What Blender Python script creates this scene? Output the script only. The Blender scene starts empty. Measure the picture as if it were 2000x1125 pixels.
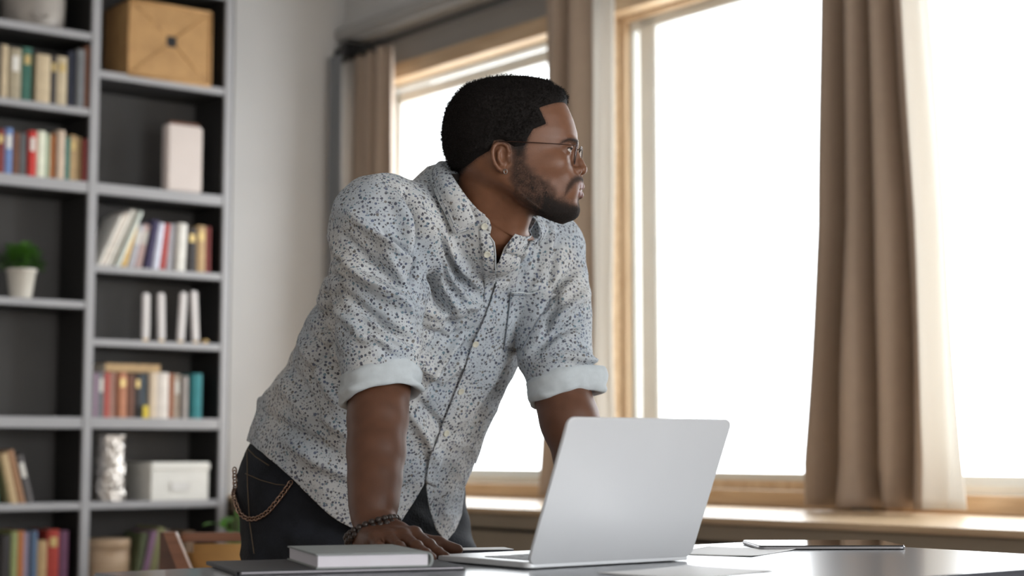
import bpy, bmesh, math, random
import numpy as np
from mathutils import Vector, Matrix, noise
from mathutils.bvhtree import BVHTree
random.seed(7); np.random.seed(7)
PI = math.pi
C = bpy.context.scene.collection
# ------------------------------------------------------------ camera
F_PX = 3315.0; PITCH = math.atan(317.5 / F_PX); CAM_Z = 0.91
cd = bpy.data.cameras.new('camera'); cam = bpy.data.objects.new('camera', cd); C.objects.link(cam)
cam.location = (0, 0, CAM_Z); cam.rotation_euler = (PI / 2 + PITCH, 0, 0)
cd.sensor_width = 36; cd.lens = F_PX / 2000 * 36; cd.clip_start = 0.05
cd.dof.use_dof = True; cd.dof.focus_distance = 2.72; cd.dof.aperture_fstop = 3.2
bpy.context.scene.camera = cam
def ray(px, py):
    a = (px - 1000) / F_PX; b = (562.5 - py) / F_PX
    return Vector((a, math.cos(PITCH) - b * math.sin(PITCH), math.sin(PITCH) + b * math.cos(PITCH)))
def at(px, py, d):
    r = ray(px, py); r = r * (d / r.y); return Vector((r.x, r.y, r.z + CAM_Z))
def onz(px, py, z):
    r = ray(px, py); r = r * ((z - CAM_Z) / r.z); return Vector((r.x, r.y, z))
def proj(P):
    P = np.asarray(P, dtype=float).reshape(-1, 3)
    x = P[:, 0]; y = P[:, 1]; z = P[:, 2] - CAM_Z
    fw = y * math.cos(PITCH) + z * math.sin(PITCH); up = -y * math.sin(PITCH) + z * math.cos(PITCH)
    return np.stack([1000 + F_PX * x / fw, 562.5 - F_PX * up / fw], 1)
# room frame: X' along the bookcase wall (to the right), Y' along the window wall (away)
PHI = math.radians(38.0)
BX = Vector((math.cos(PHI), math.sin(PHI), 0)); WY = Vector((-math.sin(PHI), math.cos(PHI), 0))
def R(x, y, z=0.0): return BX * x + WY * y + Vector((0, 0, z))
def toR(v): return (v.dot(BX), v.dot(WY), v.z)
def onX(px, py, X):      # pixel ray with plane X' = X
    r = ray(px, py); o = Vector((0, 0, CAM_Z)); k = X / r.dot(BX); return toR(o + r * k)
def onY(px, py, Y):
    r = ray(px, py); o = Vector((0, 0, CAM_Z)); k = Y / r.dot(WY); return toR(o + r * k)
# ------------------------------------------------------------ materials
def mat(name, col, rough=0.6, metal=0.0, spec=0.5, var=0.0, vscale=20, bump=0.0, bscale=60, sheen=0.0, trans=0.0, coat=0.0):
    m = bpy.data.materials.new(name); m.use_nodes = True; nt = m.node_tree; n = nt.nodes; L = nt.links
    p = n['Principled BSDF']; p.inputs['Base Color'].default_value = (*col, 1); p.inputs['Roughness'].default_value = rough
    p.inputs['Metallic'].default_value = metal; p.inputs['Specular IOR Level'].default_value = spec
    p.inputs['Sheen Weight'].default_value = sheen; p.inputs['Coat Weight'].default_value = coat
    tc = n.new('ShaderNodeTexCoord')
    if var:
        t = n.new('ShaderNodeTexNoise'); t.inputs['Scale'].default_value = vscale; t.inputs['Detail'].default_value = 5
        r = n.new('ShaderNodeValToRGB'); r.color_ramp.elements[0].position = .3; r.color_ramp.elements[1].position = .7
        r.color_ramp.elements[0].color = (*[c * (1 - var) for c in col], 1); r.color_ramp.elements[1].color = (*[min(1, c * (1 + var)) for c in col], 1)
        L.new(tc.outputs['Object'], t.inputs['Vector']); L.new(t.outputs['Fac'], r.inputs['Fac']); L.new(r.outputs['Color'], p.inputs['Base Color'])
    if bump:
        t = n.new('ShaderNodeTexNoise'); t.inputs['Scale'].default_value = bscale; t.inputs['Detail'].default_value = 4
        b = n.new('ShaderNodeBump'); b.inputs['Strength'].default_value = bump; b.inputs['Distance'].default_value = .004
        L.new(tc.outputs['Object'], t.inputs['Vector']); L.new(t.outputs['Fac'], b.inputs['Height']); L.new(b.outputs['Normal'], p.inputs['Normal'])
    if trans:
        tr = n.new('ShaderNodeBsdfTranslucent'); tr.inputs['Color'].default_value = (*col, 1)
        mx = n.new('ShaderNodeMixShader'); mx.inputs[0].default_value = trans
        L.new(p.outputs[0], mx.inputs[1]); L.new(tr.outputs[0], mx.inputs[2]); L.new(mx.outputs[0], n['Material Output'].inputs['Surface'])
    return m
def wood(name, c1, c2, scale=4, rough=0.45, stretch=(1, 12, 12)):
    m = mat(name, c1, rough); nt = m.node_tree; n = nt.nodes; L = nt.links
    tc = n.new('ShaderNodeTexCoord'); mp = n.new('ShaderNodeMapping'); mp.inputs['Scale'].default_value = stretch
    t = n.new('ShaderNodeTexNoise'); t.inputs['Scale'].default_value = scale; t.inputs['Detail'].default_value = 8; t.inputs['Distortion'].default_value = .6
    r = n.new('ShaderNodeValToRGB'); r.color_ramp.elements[0].position = .35; r.color_ramp.elements[1].position = .65
    r.color_ramp.elements[0].color = (*c1, 1); r.color_ramp.elements[1].color = (*c2, 1)
    L.new(tc.outputs['Object'], mp.inputs['Vector']); L.new(mp.outputs[0], t.inputs['Vector']); L.new(t.outputs['Fac'], r.inputs['Fac'])
    L.new(r.outputs['Color'], n['Principled BSDF'].inputs['Base Color']); return m
# ------------------------------------------------------------ builders
def link(name, me, m, parent=None, smooth=False):
    o = bpy.data.objects.new(name, me); C.objects.link(o)
    if m is not None: me.materials.append(m)
    if parent is not None: o.parent = parent
    if smooth: me.polygons.foreach_set('use_smooth', [True] * len(me.polygons))
    return o
def obj(name, bm, m, parent=None, smooth=False):
    me = bpy.data.meshes.new(name); bmesh.ops.recalc_face_normals(bm, faces=bm.faces); bm.to_mesh(me); bm.free()
    return link(name, me, m, parent, smooth)
def mesh(name, V, Fc, m, parent=None, smooth=True):
    me = bpy.data.meshes.new(name); me.from_pydata([tuple(v) for v in V], [], [tuple(f) for f in Fc]); me.update()
    return link(name, me, m, parent, smooth)
def tag(o, label=None, cat=None, group=None, kind=None):
    if label: o['label'] = label
    if cat: o['category'] = cat
    if group: o['group'] = group
    if kind: o['kind'] = kind
    return o
def thing(name, label, cat, loc=(0, 0, 0), rz=0.0, group=None):
    o = bpy.data.objects.new(name, None); C.objects.link(o); o.location = loc; o.rotation_euler = (0, 0, rz); o.empty_display_size = .05
    return tag(o, label, cat, group)
def add_box(bm, lo, hi, bev=0.0, M=None, seg=2):
    b2 = bmesh.new(); bmesh.ops.create_cube(b2, size=1)
    lo = Vector(lo); hi = Vector(hi); c = (lo + hi) / 2; s = hi - lo
    for v in b2.verts: v.co = Vector((v.co.x * s.x, v.co.y * s.y, v.co.z * s.z)) + c
    if bev: bmesh.ops.bevel(b2, geom=b2.edges[:], offset=min(bev, min(s) * .45), segments=seg, affect='EDGES')
    if M is not None: bmesh.ops.transform(b2, matrix=M, verts=b2.verts)
    me = bpy.data.meshes.new('t'); b2.to_mesh(me); b2.free(); bm.from_mesh(me); bpy.data.meshes.remove(me)
def box(name, lo, hi, m, parent=None, bev=0.0, M=None, smooth=False):
    bm = bmesh.new(); add_box(bm, lo, hi, bev, M); return obj(name, bm, m, parent, smooth)
def rbox(name, lo, hi, m, bev=0.0, parent=None):   # box in the room frame
    o = box(name, lo, hi, m, parent, bev)
    if parent is None: o.rotation_euler = (0, 0, PHI)
    return o
def lathe_data(prof, n=40, center=(0, 0), wob=None):
    V = []; Fc = []
    for i, (r, z) in enumerate(prof):
        for k in range(n):
            a = 2 * PI * k / n; rr = r * (1 + (wob(a, z) if wob else 0))
            V.append((center[0] + rr * math.cos(a), center[1] + rr * math.sin(a), z))
    for i in range(len(prof) - 1):
        for k in range(n):
            k2 = (k + 1) % n; Fc.append((i * n + k, i * n + k2, (i + 1) * n + k2, (i + 1) * n + k))
    Fc.append(tuple(reversed(range(n)))); Fc.append(tuple(range((len(prof) - 1) * n, len(prof) * n)))
    return V, Fc
def lathe(name, prof, m, parent=None, n=40, wob=None, smooth=True):
    V, Fc = lathe_data(prof, n, wob=wob); return mesh(name, V, Fc, m, parent, smooth)
def tube_data(pts, rad, n=10, closed=False):
    pts = [Vector(p) for p in pts]; N = len(pts); V = []; Fc = []; prev = None
    if not hasattr(rad, '__len__'): rad = [rad] * N
    for i, p in enumerate(pts):
        if closed: t = pts[(i + 1) % N] - pts[i - 1]
        else: t = pts[min(i + 1, N - 1)] - pts[max(i - 1, 0)]
        t.normalize()
        if prev is None: a = t.orthogonal().normalized()
        else: a = (prev - t * prev.dot(t)).normalized()
        prev = a; b = t.cross(a)
        for k in range(n):
            an = 2 * PI * k / n; V.append(p + (a * math.cos(an) + b * math.sin(an)) * rad[i])
    for i in range(N if closed else N - 1):
        j = (i + 1) % N
        for k in range(n):
            k2 = (k + 1) % n; Fc.append((i * n + k, i * n + k2, j * n + k2, j * n + k))
    if not closed: Fc.append(tuple(reversed(range(n)))); Fc.append(tuple(range((N - 1) * n, N * n)))
    return V, Fc
def tube(name, pts, rad, m, parent=None, n=10, closed=False):
    V, Fc = tube_data(pts, rad, n, closed); return mesh(name, V, Fc, m, parent, True)
def merge(parts):
    V = []; Fc = []
    for v, f in parts:
        o = len(V); V += [tuple(x) for x in v]; Fc += [tuple(i + o for i in q) for q in f]
    return V, Fc
def solid(o, t, off=1):
    md = o.modifiers.new('s', 'SOLIDIFY'); md.thickness = t; md.offset = off; return o
# ------------------------------------------------------------ room
X_WIN = 4.121; Y_BOOK = 6.416; CEIL = 2.98
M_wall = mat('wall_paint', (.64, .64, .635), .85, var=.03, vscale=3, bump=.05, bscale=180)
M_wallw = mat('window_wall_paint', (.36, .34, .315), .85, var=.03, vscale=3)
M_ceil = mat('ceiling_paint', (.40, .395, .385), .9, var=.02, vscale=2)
M_floor = wood('floor_wood', (.20, .13, .08), (.30, .20, .12), 3, .4, (1, 10, 1))
M_pine = wood('pine', (.56, .39, .23), (.70, .52, .33), 3, .35, (14, 1, 14))
M_pinev = wood('pine_upright', (.62, .44, .27), (.74, .57, .38), 3, .4, (14, 14, 1))
M_shelf = mat('shelf_grey', (.40, .40, .415), .5, var=.04, vscale=8)
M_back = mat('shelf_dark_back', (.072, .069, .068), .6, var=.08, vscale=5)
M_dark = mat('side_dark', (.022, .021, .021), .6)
M_seat = mat('taupe_panel', (.33, .27, .20), .6, var=.06, vscale=6)
M_black = mat('black_metal', (.02, .02, .022), .4)
rbox('floor', (-3.2, -2.6, -.06), (X_WIN, Y_BOOK, 0), M_floor)['kind'] = 'structure'
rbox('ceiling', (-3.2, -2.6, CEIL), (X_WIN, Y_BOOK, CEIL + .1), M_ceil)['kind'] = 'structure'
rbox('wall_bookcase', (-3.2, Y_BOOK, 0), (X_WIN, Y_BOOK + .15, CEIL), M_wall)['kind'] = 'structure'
# window wall with three openings; t runs from the corner towards the camera
Z0, Z1 = .725, 2.60
WIN = [(.10, 1.56), (1.665, 2.86), (2.96, 4.6)]
bm = bmesh.new(); WT = .34
def ty(t): return Y_BOOK - t
add_box(bm, (X_WIN, ty(9.0), 0), (X_WIN + WT, ty(-.15), Z0)); add_box(bm, (X_WIN, ty(9.0), Z1), (X_WIN + WT, ty(-.15), CEIL))
edges = [-.15] + [e for w in WIN for e in w] + [9.0]
for i in range(0, len(edges), 2): add_box(bm, (X_WIN, ty(edges[i + 1]), Z0), (X_WIN + WT, ty(edges[i]), Z1))
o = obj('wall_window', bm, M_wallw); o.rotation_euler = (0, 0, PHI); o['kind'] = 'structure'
M_glass = bpy.data.materials.new('pane_glass'); M_glass.use_nodes = True
nt = M_glass.node_tree; nt.nodes.clear(); out = nt.nodes.new('ShaderNodeOutputMaterial'); mx = nt.nodes.new('ShaderNodeMixShader')
tr = nt.nodes.new('ShaderNodeBsdfTransparent'); gl = nt.nodes.new('ShaderNodeBsdfGlossy'); gl.inputs['Roughness'].default_value = .02
mx.inputs[0].default_value = .05; nt.links.new(tr.outputs[0], mx.inputs[1]); nt.links.new(gl.outputs[0], mx.inputs[2]); nt.links.new(mx.outputs[0], out.inputs[0])
M_white = mat('white_frame', (.74, .74, .70), .45, var=.03, vscale=9)
for i, (t0, t1) in enumerate(WIN):
    w = bpy.data.objects.new('window_%d' % (i + 1), None); C.objects.link(w); w.location = R(X_WIN, ty(t1), Z0); w.rotation_euler = (0, 0, PHI); w['kind'] = 'structure'
    W = t1 - t0; H = Z1 - Z0
    bm = bmesh.new()   # outer wooden casing, stepped profile
    for k_, (a, x0, x1) in enumerate(((.07, -.02, .06), (.085, .062, .10))):
        add_box(bm, (x0, 0, 0), (x1, W, .055 if x0 < 0 else .085), .004); add_box(bm, (x0, 0, H - a), (x1, W, H), .004)
        add_box(bm, (x0, 0, .0), (x1, a * .9, H), .004); add_box(bm, (x0, W - a * .9, 0), (x1, W, H), .004)
        obj('window_frame' if k_ == 0 else 'inner_frame', bm, (M_pine, M_pinev if i == 1 else M_white)[k_], w); bm = bmesh.new()
    bm = bmesh.new()
    a = .07 if i != 1 else .055; s = .05
    def sash(y0, y1, z0, z1):
        add_box(bm, (.10, y0, z0), (.16, y1, z0 + s), .005); add_box(bm, (.10, y0, z1 - s), (.16, y1, z1), .005)
        add_box(bm, (.10, y0, z0), (.16, y0 + s, z1), .005); add_box(bm, (.10, y1 - s, z0), (.16, y1, z1), .005)
    if i == 1:
        sash(a, W - a - .105, .06, H - .07); sash(W - a - .115, W - a + .02, .06, H - .07)
    else: sash(a - .02, W - a + .02, .06, H - .09)
    obj('sash', bm, M_white, w)
    box('pane', (.125, a, .08), (.131, W - a, H - .12), M_glass, w)
# bulkhead over the curtains
o = rbox('trim_1', (X_WIN - .13, ty(9), 2.745), (X_WIN, Y_BOOK, 2.80), M_ceil, .01); o['kind'] = 'structure'
o = rbox('trim_2', (X_WIN - .07, ty(9), 2.80), (X_WIN, Y_BOOK, CEIL), M_wall, .0); o['kind'] = 'structure'
# window seat shelf
XS = X_WIN - .74
ws = thing('window_ledge', 'long pale wooden window ledge over taupe panelling, under all the windows', 'window ledge', R(XS, ty(5.5), 0), PHI)
box('ledge_board', (-.02, 0, Z0 - .018), (.74, 5.5, Z0), M_pine, ws, .006)
bm = bmesh.new(); zz = Z0 - .0185; k = 0
while zz > .05:
    h_ = .058 if k == 0 else .11
    add_box(bm, (.02 if k else .0, 0, zz - h_ + .012), (.06, 5.5, zz), .004); zz -= h_; k += 1
obj('slatted_panel', bm, M_seat, ws); box('backing_board', (.06, 0, 0), (.08, 5.5, Z0 - .019), M_back, ws)
# ------------------------------------------------------------ curtains
M_cur = mat('beige_curtain', (.47, .365, .28), .6, var=.03, vscale=30, bump=.12, bscale=500, sheen=.2, trans=.10)
M_hilite = mat('curtain_highlight', (.86, .84, .80), .7, trans=.45, bump=.1, bscale=400)  # pale cloth that paints the bright highlight along the curtain edges
M_grey = mat('grey_curtain', (.20, .21, .225), .6, sheen=.2, trans=.03)
def curtain(name, label, rows, nf, amp, xoff, m, seed, highlight_strip=None, parent=None, flat=0):
    """rows: (z, t_left, t_right); sheet hanging at X_WIN - xoff with nf folds"""
    rnd = random.Random(seed); ph = [rnd.uniform(-.5, .5) for _ in range(12)]
    def build(u0, u1, nu, nv=60):
        V = []; Fc = []
        zs = [r[0] for r in rows]
        for j in range(nv + 1):
            z = zs[0] + (zs[-1] - zs[0]) * j / nv
            tl = np.interp(-z, [-a for a in zs], [r[1] for r in rows]); t_r = np.interp(-z, [-a for a in zs], [r[2] for r in rows])
            hh = j / nv
            for i in range(nu + 1):
                u = u0 + (u1 - u0) * i / nu
                uu = u + .018 * math.sin(3 * hh + ph[0] * 6 + 7 * u) * hh
                a = 2 * PI * nf * uu + ph[1] * 6 + .5 * math.sin(2 * PI * u * 1.7 + ph[2] * 5)
                A = amp * (.6 + .7 * hh) * (.75 + .35 * math.sin(5.1 * u + ph[3] * 9))
                dx = A * (math.sin(a) + .28 * math.sin(2 * a + 1.0 + ph[4])) + .008 * math.sin(9 * hh + 11 * u) * hh
                dt = .35 * A * math.cos(a)
                if hh > .93: dx += .02 * (hh - .93) / .07 * math.sin(4 * u * PI + ph[5])
                V.append(R(X_WIN - xoff + dx, ty(tl + (t_r - tl) * u + dt), z))
        for j in range(nv):
            for i in range(nu):
                b = j * (nu + 1) + i; Fc.append((b, b + 1, b + nu + 2, b + nu + 1))
        return V, Fc
    split = 1.0 if highlight_strip is None else highlight_strip
    V, Fc = build(0, split, 220); base = Vector(V[-1]); base.z = rows[-1][0]
    if parent is None: root = thing(name, label, 'curtain', base)
    else: root = parent
    V = [Vector(v) - root.location for v in V]
    solid(mesh('drape', V, Fc, m, root), .003)
    if highlight_strip is not None:
        V, Fc = build(split, 1.0, 60); V = [Vector(v) - root.location for v in V]; solid(mesh('highlight_strip', V, Fc, M_hilite, root), .003)  # strip carrying the painted highlight
    return root
def tz(px, py, xo=.10):
    x, y, z = onX(px, py, X_WIN - xo); return Y_BOOK - y, z
rod = thing('curtain_rod', 'dark curtain rail with end bracket above the left window, under the ceiling trim', 'curtain rail', R(X_WIN - .10, ty(.02), 2.68), PHI)
V, Fc = tube_data([(0, 0, 0), (0, -5.5, 0)], .012, 12); mesh('rail', V, Fc, M_black, rod)
box('bracket', (-.03, -.09, -.02), (.10, -.03, .045), M_black, rod, .004); box('end_cap', (-.03, .0, -.03), (.03, .02, .03), M_black, rod, .008)
for k in range(7):
    V, Fc = tube_data([(.022 * math.cos(a), -.04 - k * .045, -.006 + .022 * math.sin(a)) for a in [2 * PI * i / 16 for i in range(16)]], .003, 6, True); mesh('ring', V, Fc, M_black, rod)
curtain('grey_curtain', 'narrow dark grey curtain hanging in the room corner beside the beige one', [(2.66, -.02 + .04, .13), (.75, .03, .13)], 2, .018, .17, M_grey, 3)
tA, _ = tz(683, 90); tB, _ = tz(768, 90)
curtain('curtain', 'beige curtain at the far left window, behind the man\'s shoulder', [(2.66, tA + .01, tB), (1.6, tA - .02, tB + .03), (.745, tA - .03, tB + .05)], 3.5, .035, .09, M_cur, 5)
tA, _ = tz(1060, 100); tB, _ = tz(1190, 100)
curtain('curtain', 'beige curtain with a white edge, hanging behind the man\'s face', [(2.66, tA, tB + .02), (1.5, tA, tB), (1.1, tA - .0, tB), (.742, tA - .035, tB)], 3.2, .045, .10, M_cur, 11, highlight_strip=.66)  # the white edge is the strip that paints the highlight
tA, _ = tz(1606, 0); tB, _ = tz(1815, 0); tC, _ = tz(1578, 1000); tD, _ = tz(1905, 1000)
curtain('curtain', 'large beige curtain with deep folds at the right, standing on the window ledge', [(2.66, tA + .01, tB - .01), (1.6, tA - .02, tB + .07), (.742, tC, tD)], 4.6, .055, .12, M_cur, 21, highlight_strip=.79)
# decorative bow-shaped white clip on the middle curtain
M_whitep = mat('white_plastic', (.85, .84, .82), .4)
x, y, z = onX(1190, 848, X_WIN - .2)
clip = thing('curtain_clip', 'small white butterfly clip on the post between the windows', 'clip', R(x, y, z), PHI)
for (sy, sz, L_) in ((1, 1, .05), (-1, 1, .05), (1, -1, .038), (-1, -1, .038)):
    bm = bmesh.new(); bmesh.ops.create_uvsphere(bm, u_segments=14, v_segments=8, radius=1)
    for v in bm.verts: v.co = Vector((v.co.x * .004, v.co.y * L_ * .5 + sy * L_ * .5, v.co.z * .014 + sz * (.010 + abs(v.co.y * .5 + .5) * .014)))
    obj('wing', bm, M_whitep, clip, True)
V, Fc = tube_data([(-.002, 0, -.02), (-.004, 0, 0), (-.002, 0, .02)], [.002, .004, .002], 8); mesh('clip_body', V, Fc, M_whitep, clip)
# ------------------------------------------------------------ bookcase
YF = toR(Vector((-1.151, 6.9, 0)))[1]          # front plane Y'
DEP = Y_BOOK - .005 - YF
def bs(px, py, y=None):
    x, _, z = onY(px, py, YF if y is None else y); return x, z
XR = bs(449, 560)[0]; XM = bs(181, 400)[0]; XL = XM - (XR - XM)
UP = .036
bc = thing('bookcase', 'tall grey bookcase with two columns of shelves and dark insides', 'bookcase', R(XL - .6, YF, 0), PHI)
ox = XL - .6
def bb(name, x0, x1, z0, z1, m, y0=0.0, y1=DEP, bev=.002): return box(name, (x0 - ox, y0, z0), (x1 - ox, y1, z1), m, bc, bev)
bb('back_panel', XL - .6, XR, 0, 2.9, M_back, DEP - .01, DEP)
for x in (XR - UP, XM - UP / 2, XL - UP / 2, XL - .6):
    bb('upright', x, x + UP, 0, 2.9, M_shelf)
bb('side_panel_or_shade', XR + .002, XR + .016, 0, 2.9, M_dark, .02, DEP)  # coloured dark to paint the shaded gap beyond the upright
def zc(px, py): return bs(px, py)[1]
SH = {'A': (zc(310, 161), .033), 'B': (zc(310, 380), .046), 'C': (zc(310, 533), .031), 'D': (zc(310, 674), .031), 'E': (zc(310, 828), .046), 'F': (zc(300, 986), .031), 'G': (zc(300, 1140), .04)}
SL_ = {'a': (zc(90, 58), .033), 'b': (zc(90, 208), .031), 'B': SH['B'], 'd': (zc(90, 592), .031), 'E': SH['E'], 'F': SH['F'], 'G': SH['G']}
def inner(x0, x1, z, t): 
    s = bb('shelf', x0, x1, z - t / 2 + .004, z + t / 2, M_shelf, .003, DEP - .01)
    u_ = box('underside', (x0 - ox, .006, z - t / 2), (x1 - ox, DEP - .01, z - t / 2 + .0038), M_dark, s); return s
for k, (z, t) in SH.items(): inner(XM + UP / 2, XR - UP, z, t)
for k, (z, t) in SL_.items():
    inner(XL + UP / 2, XM - UP / 2, z, t); inner(XL - .6 + UP, XL - UP / 2, z, t)
inner(XM + UP / 2, XR - UP, 2.78, .035); inner(XL + UP / 2, XM - UP / 2, 2.78, .035); inner(XM + UP / 2, XR - UP, .05, .1); inner(XL + UP / 2, XM - UP / 2, .05, .1)
# dark lining of the inner sides
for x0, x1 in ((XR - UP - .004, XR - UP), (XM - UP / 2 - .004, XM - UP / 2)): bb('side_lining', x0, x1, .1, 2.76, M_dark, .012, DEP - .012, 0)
zT = {k: v[0] + v[1] / 2 for k, v in list(SH.items()) + list(SL_.items())}
# ------------------------------------------------------------ books
_bm = {}
def bmat(c):
    if c not in _bm: _bm[c] = mat('book_cloth', c, .65, var=.12, vscale=40)
    return _bm[c]
M_pages = mat('pages', (.70, .64, .52), .8, var=.08, vscale=90)
M_gold = mat('gilt_lettering', (.72, .55, .25), .35, .8)
M_inkw = mat('pale_title_block', (.8, .78, .72), .6)
def book(x, zb, w, h, col, label, group, lean=0.0, dep=.16, y=.012, deco=0, name='book'):
    """x: left bottom edge in X', spine towards the room"""
    t = thing(name, label, 'book', R(x, YF + y, zb), PHI, group)
    piv = Matrix.Rotation(lean, 4, 'Y')
    if lean < 0: piv = Matrix.Translation((w, 0, 0)) @ piv @ Matrix.Translation((-w, 0, 0))
    piv = Matrix.Translation((0, 0, .0005)) @ piv
    bm = bmesh.new(); cv = .0025
    n = 6; prof = [(w * i / n, -.004 * math.sin(PI * i / n)) for i in range(n + 1)]
    add_box(bm, (0, 0, 0), (cv, dep, h), .0006); add_box(bm, (w - cv, 0, 0), (w, dep, h), .0006)
    vs = []
    for (a, b) in prof: vs.append([bm.verts.new((a, b, 0)), bm.verts.new((a, b, h)), bm.verts.new((a, b + cv, h)), bm.verts.new((a, b + cv, 0))])
    for i in range(n):
        for k in range(4): bm.faces.new((vs[i][k], vs[i][(k + 1) % 4], vs[i + 1][(k + 1) % 4], vs[i + 1][k]))
    bm.faces.new(vs[0]); bm.faces.new(reversed(vs[-1]))
    bmesh.ops.transform(bm, matrix=piv, verts=bm.verts); obj('cover', bm, bmat(col), t)
    box('page_block', (cv, .003, .003), (w - cv, dep - .004, h - .003), M_pages, t, 0, piv)
    if deco:
        bm = bmesh.new(); m_ = M_gold if deco == 1 else M_inkw
        for (z0, z1) in ((.68, .86),) if deco == 1 else ((.55, .85),):
            add_box(bm, (w * .2, -.0052, h * z0), (w * .8, -.0030, h * z1), 0)
        bmesh.ops.transform(bm, matrix=piv, verts=bm.verts); obj('spine_title', bm, m_, t)
    return t
ORD = ['first', 'second', 'third', 'fourth', 'fifth', 'sixth', 'seventh', 'eighth', 'ninth', 'tenth', 'eleventh', 'twelfth', 'thirteenth', 'fourteenth', 'fifteenth', 'sixteenth']
CREAM = (.62, .50, .33); TAN = (.50, .34, .17); BRN = (.17, .07, .04); DRED = (.20, .03, .025); RED = (.60, .04, .03); GRN = (.05, .16, .12); LGRN = (.36, .42, .20)
NAVY = (.03, .035, .06); BLUE = (.16, .26, .52); GREY = (.18, .19, .20); WHT = (.80, .78, .72); ORG = (.50, .18, .06); DK = (.035, .03, .03); PNK = (.60, .36, .34); YEL = (.75, .50, .18); PUR = (.16, .06, .12); TEAL = (.02, .20, .22); LAV = (.42, .38, .52); LGY = (.46, .46, .50)
def row(shelf, desc, group, items, ref_y):
    """items: (px_left, px_right, py_top, colour, colour words, lean, deco)"""
    zb = zT[shelf]
    for i, it in enumerate(items):
        pl, pr, pt, col, cw = it[:5]; lean = it[5] if len(it) > 5 else 0; deco = it[6] if len(it) > 6 else 0
        x0 = bs(pl, ref_y, YF + .012)[0]; x1 = bs(pr, ref_y, YF + .012)[0]; zt = bs((pl + pr) / 2, pt, YF + .012)[1]
        h = (zt - zb) / math.cos(lean); w = (x1 - x0) * math.cos(lean) - .0012
        book(x0, zb, w, h, col, '%s, %s from left %s' % (cw, ORD[i], desc), group, lean, dep=.15 + .02 * ((i * 7) % 3), y=.010 + .004 * ((i * 5) % 4), deco=deco)
row('b', 'on the topmost book shelf at left', 'books on the upper left shelf', [
    (-16, -2, 90, DK, 'black book at the photo edge'), (0, 14, 88, CREAM, 'cream book'), (18, 41, 94, (.42, .36, .25), 'faded tan book with green head', 0, 2), (43, 63, 92, GRN, 'dark green book', 0, 1), (69, 97, 107, CREAM, 'wide cream book'),
    (97, 110, 110, DK, 'black book with orange top', 0, 1), (110, 131, 110, (.60, .50, .34), 'cream book with dark title', 0, 1), (134, 148, 100, NAVY, 'black book', 0), (148, 163, 97, GREY, 'dark slate book'), (164, 176, 90, BRN, 'brown book')], 205)
row('B', 'on the second book shelf at left', 'books on the second left shelf', [
    (-10, 7, 252, DRED, 'dark red book', 0, 1), (8, 23, 250, BLUE, 'bright blue book', 0, 2), (24, 38, 258, BRN, 'brown book'), (40, 53, 260, GREY, 'dark grey book'), (54, 69, 256, RED, 'bright red book', 0, 2), (71, 88, 256, (.80, .82, .66), 'white and lime book'),
    (89, 98, 262, (.40, .48, .34), 'pale green book'), (98, 109, 262, ORG, 'rust brown book'), (110, 125, 255, (.66, .52, .40), 'cream pink book'), (126, 136, 268, (.06, .20, .17), 'dark teal book'), (136, 149, 264, TAN, 'tan book', 0, 1), (150, 160, 268, (.36, .25, .12), 'brown tan book'), (160, 169, 272, DRED, 'maroon book')], 350)
zb = zT['C']
def lrow(): pass
row('C', 'in the row above the plaques', 'books on the slanting row', [
    (189, 197, 415, WHT, 'white book leaning against the upright', .42), (198, 206, 410, (.82, .74, .66), 'cream book leaning hard', .42), (207, 214, 404, WHT, 'white book leaning hard', .42), (215, 222, 405, (.80, .77, .70), 'pale book leaning hard', .41), (225, 234, 408, (.74, .80, .74), 'pale mint book leaning hard', .40),
    (237, 247, 432, YEL, 'yellow orange book leaning', .27), (250, 263, 436, LGY, 'grey book leaning', .24, 2), (266, 279, 436, (.66, .48, .46), 'dusty pink book leaning', .20, 2), (281, 296, 428, (.04, .03, .09), 'black violet book leaning', .17),
    (298, 311, 434, (.72, .74, .86), 'white and blue patterned book', .12), (313, 324, 436, (.46, .06, .05), 'red book leaning slightly', .10), (326, 339, 436, LGY, 'light grey book leaning slightly', .07), (343, 361, 436, WHT, 'thick white book', .04),
    (366, 383, 446, DK, 'black book standing', 0, 1), (385, 402, 441, TAN, 'tan book standing', 0, 1), (403, 413, 443, DRED, 'maroon book standing')], 525)
row('E', 'under the flat tan book', 'books under the flat book', [
    (181, 190, 728, (.36, .26, .34), 'mauve book'), (191, 202, 726, GREY, 'dark grey book', 0, 2), (203, 214, 727, (.50, .10, .08), 'red book'), (215, 228, 728, (.52, .30, .24), 'dusty pink book'), (229, 246, 728, (.52, .22, .12), 'orange brown book', 0, 1), (247, 262, 731, BRN, 'dark brown book'),
    (263, 275, 730, DK, 'black book', 0, 1), (276, 289, 730, (.10, .13, .16), 'slate blue book'), (290, 304, 728, (.68, .56, .42), 'cream book'), (305, 329, 728, (.76, .70, .64), 'wide white book'), (330, 339, 730, (.36, .13, .06), 'brown book'), (340, 353, 731, (.50, .42, .34), 'beige book', 0, 2), (354, 366, 735, (.36, .33, .31), 'taupe book'), (374, 394, 730, TEAL, 'teal book standing apart')], 818)
x0 = bs(206, 727, YF + .02)[0]; x1 = bs(313, 727, YF + .02)[0]; z = max(bs(220, 727, YF + .012)[1], 0) + .003
t = thing('book', 'tan book lying flat on the upright books', 'book', R(x0, YF + .02, z), PHI)
box('cover', (0, 0, 0), (x1 - x0, .15, .003), bmat(TAN), t, .0008); box('cover', (0, 0, .029), (x1 - x0, .15, .032), bmat(TAN), t, .0008); box('spine', (0, 0, .003), (x1 - x0, .003, .029), bmat(TAN), t); box('page_block', (.003, .004, .0032), (x1 - x0 - .003, .146, .0288), M_pages, t)
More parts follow.
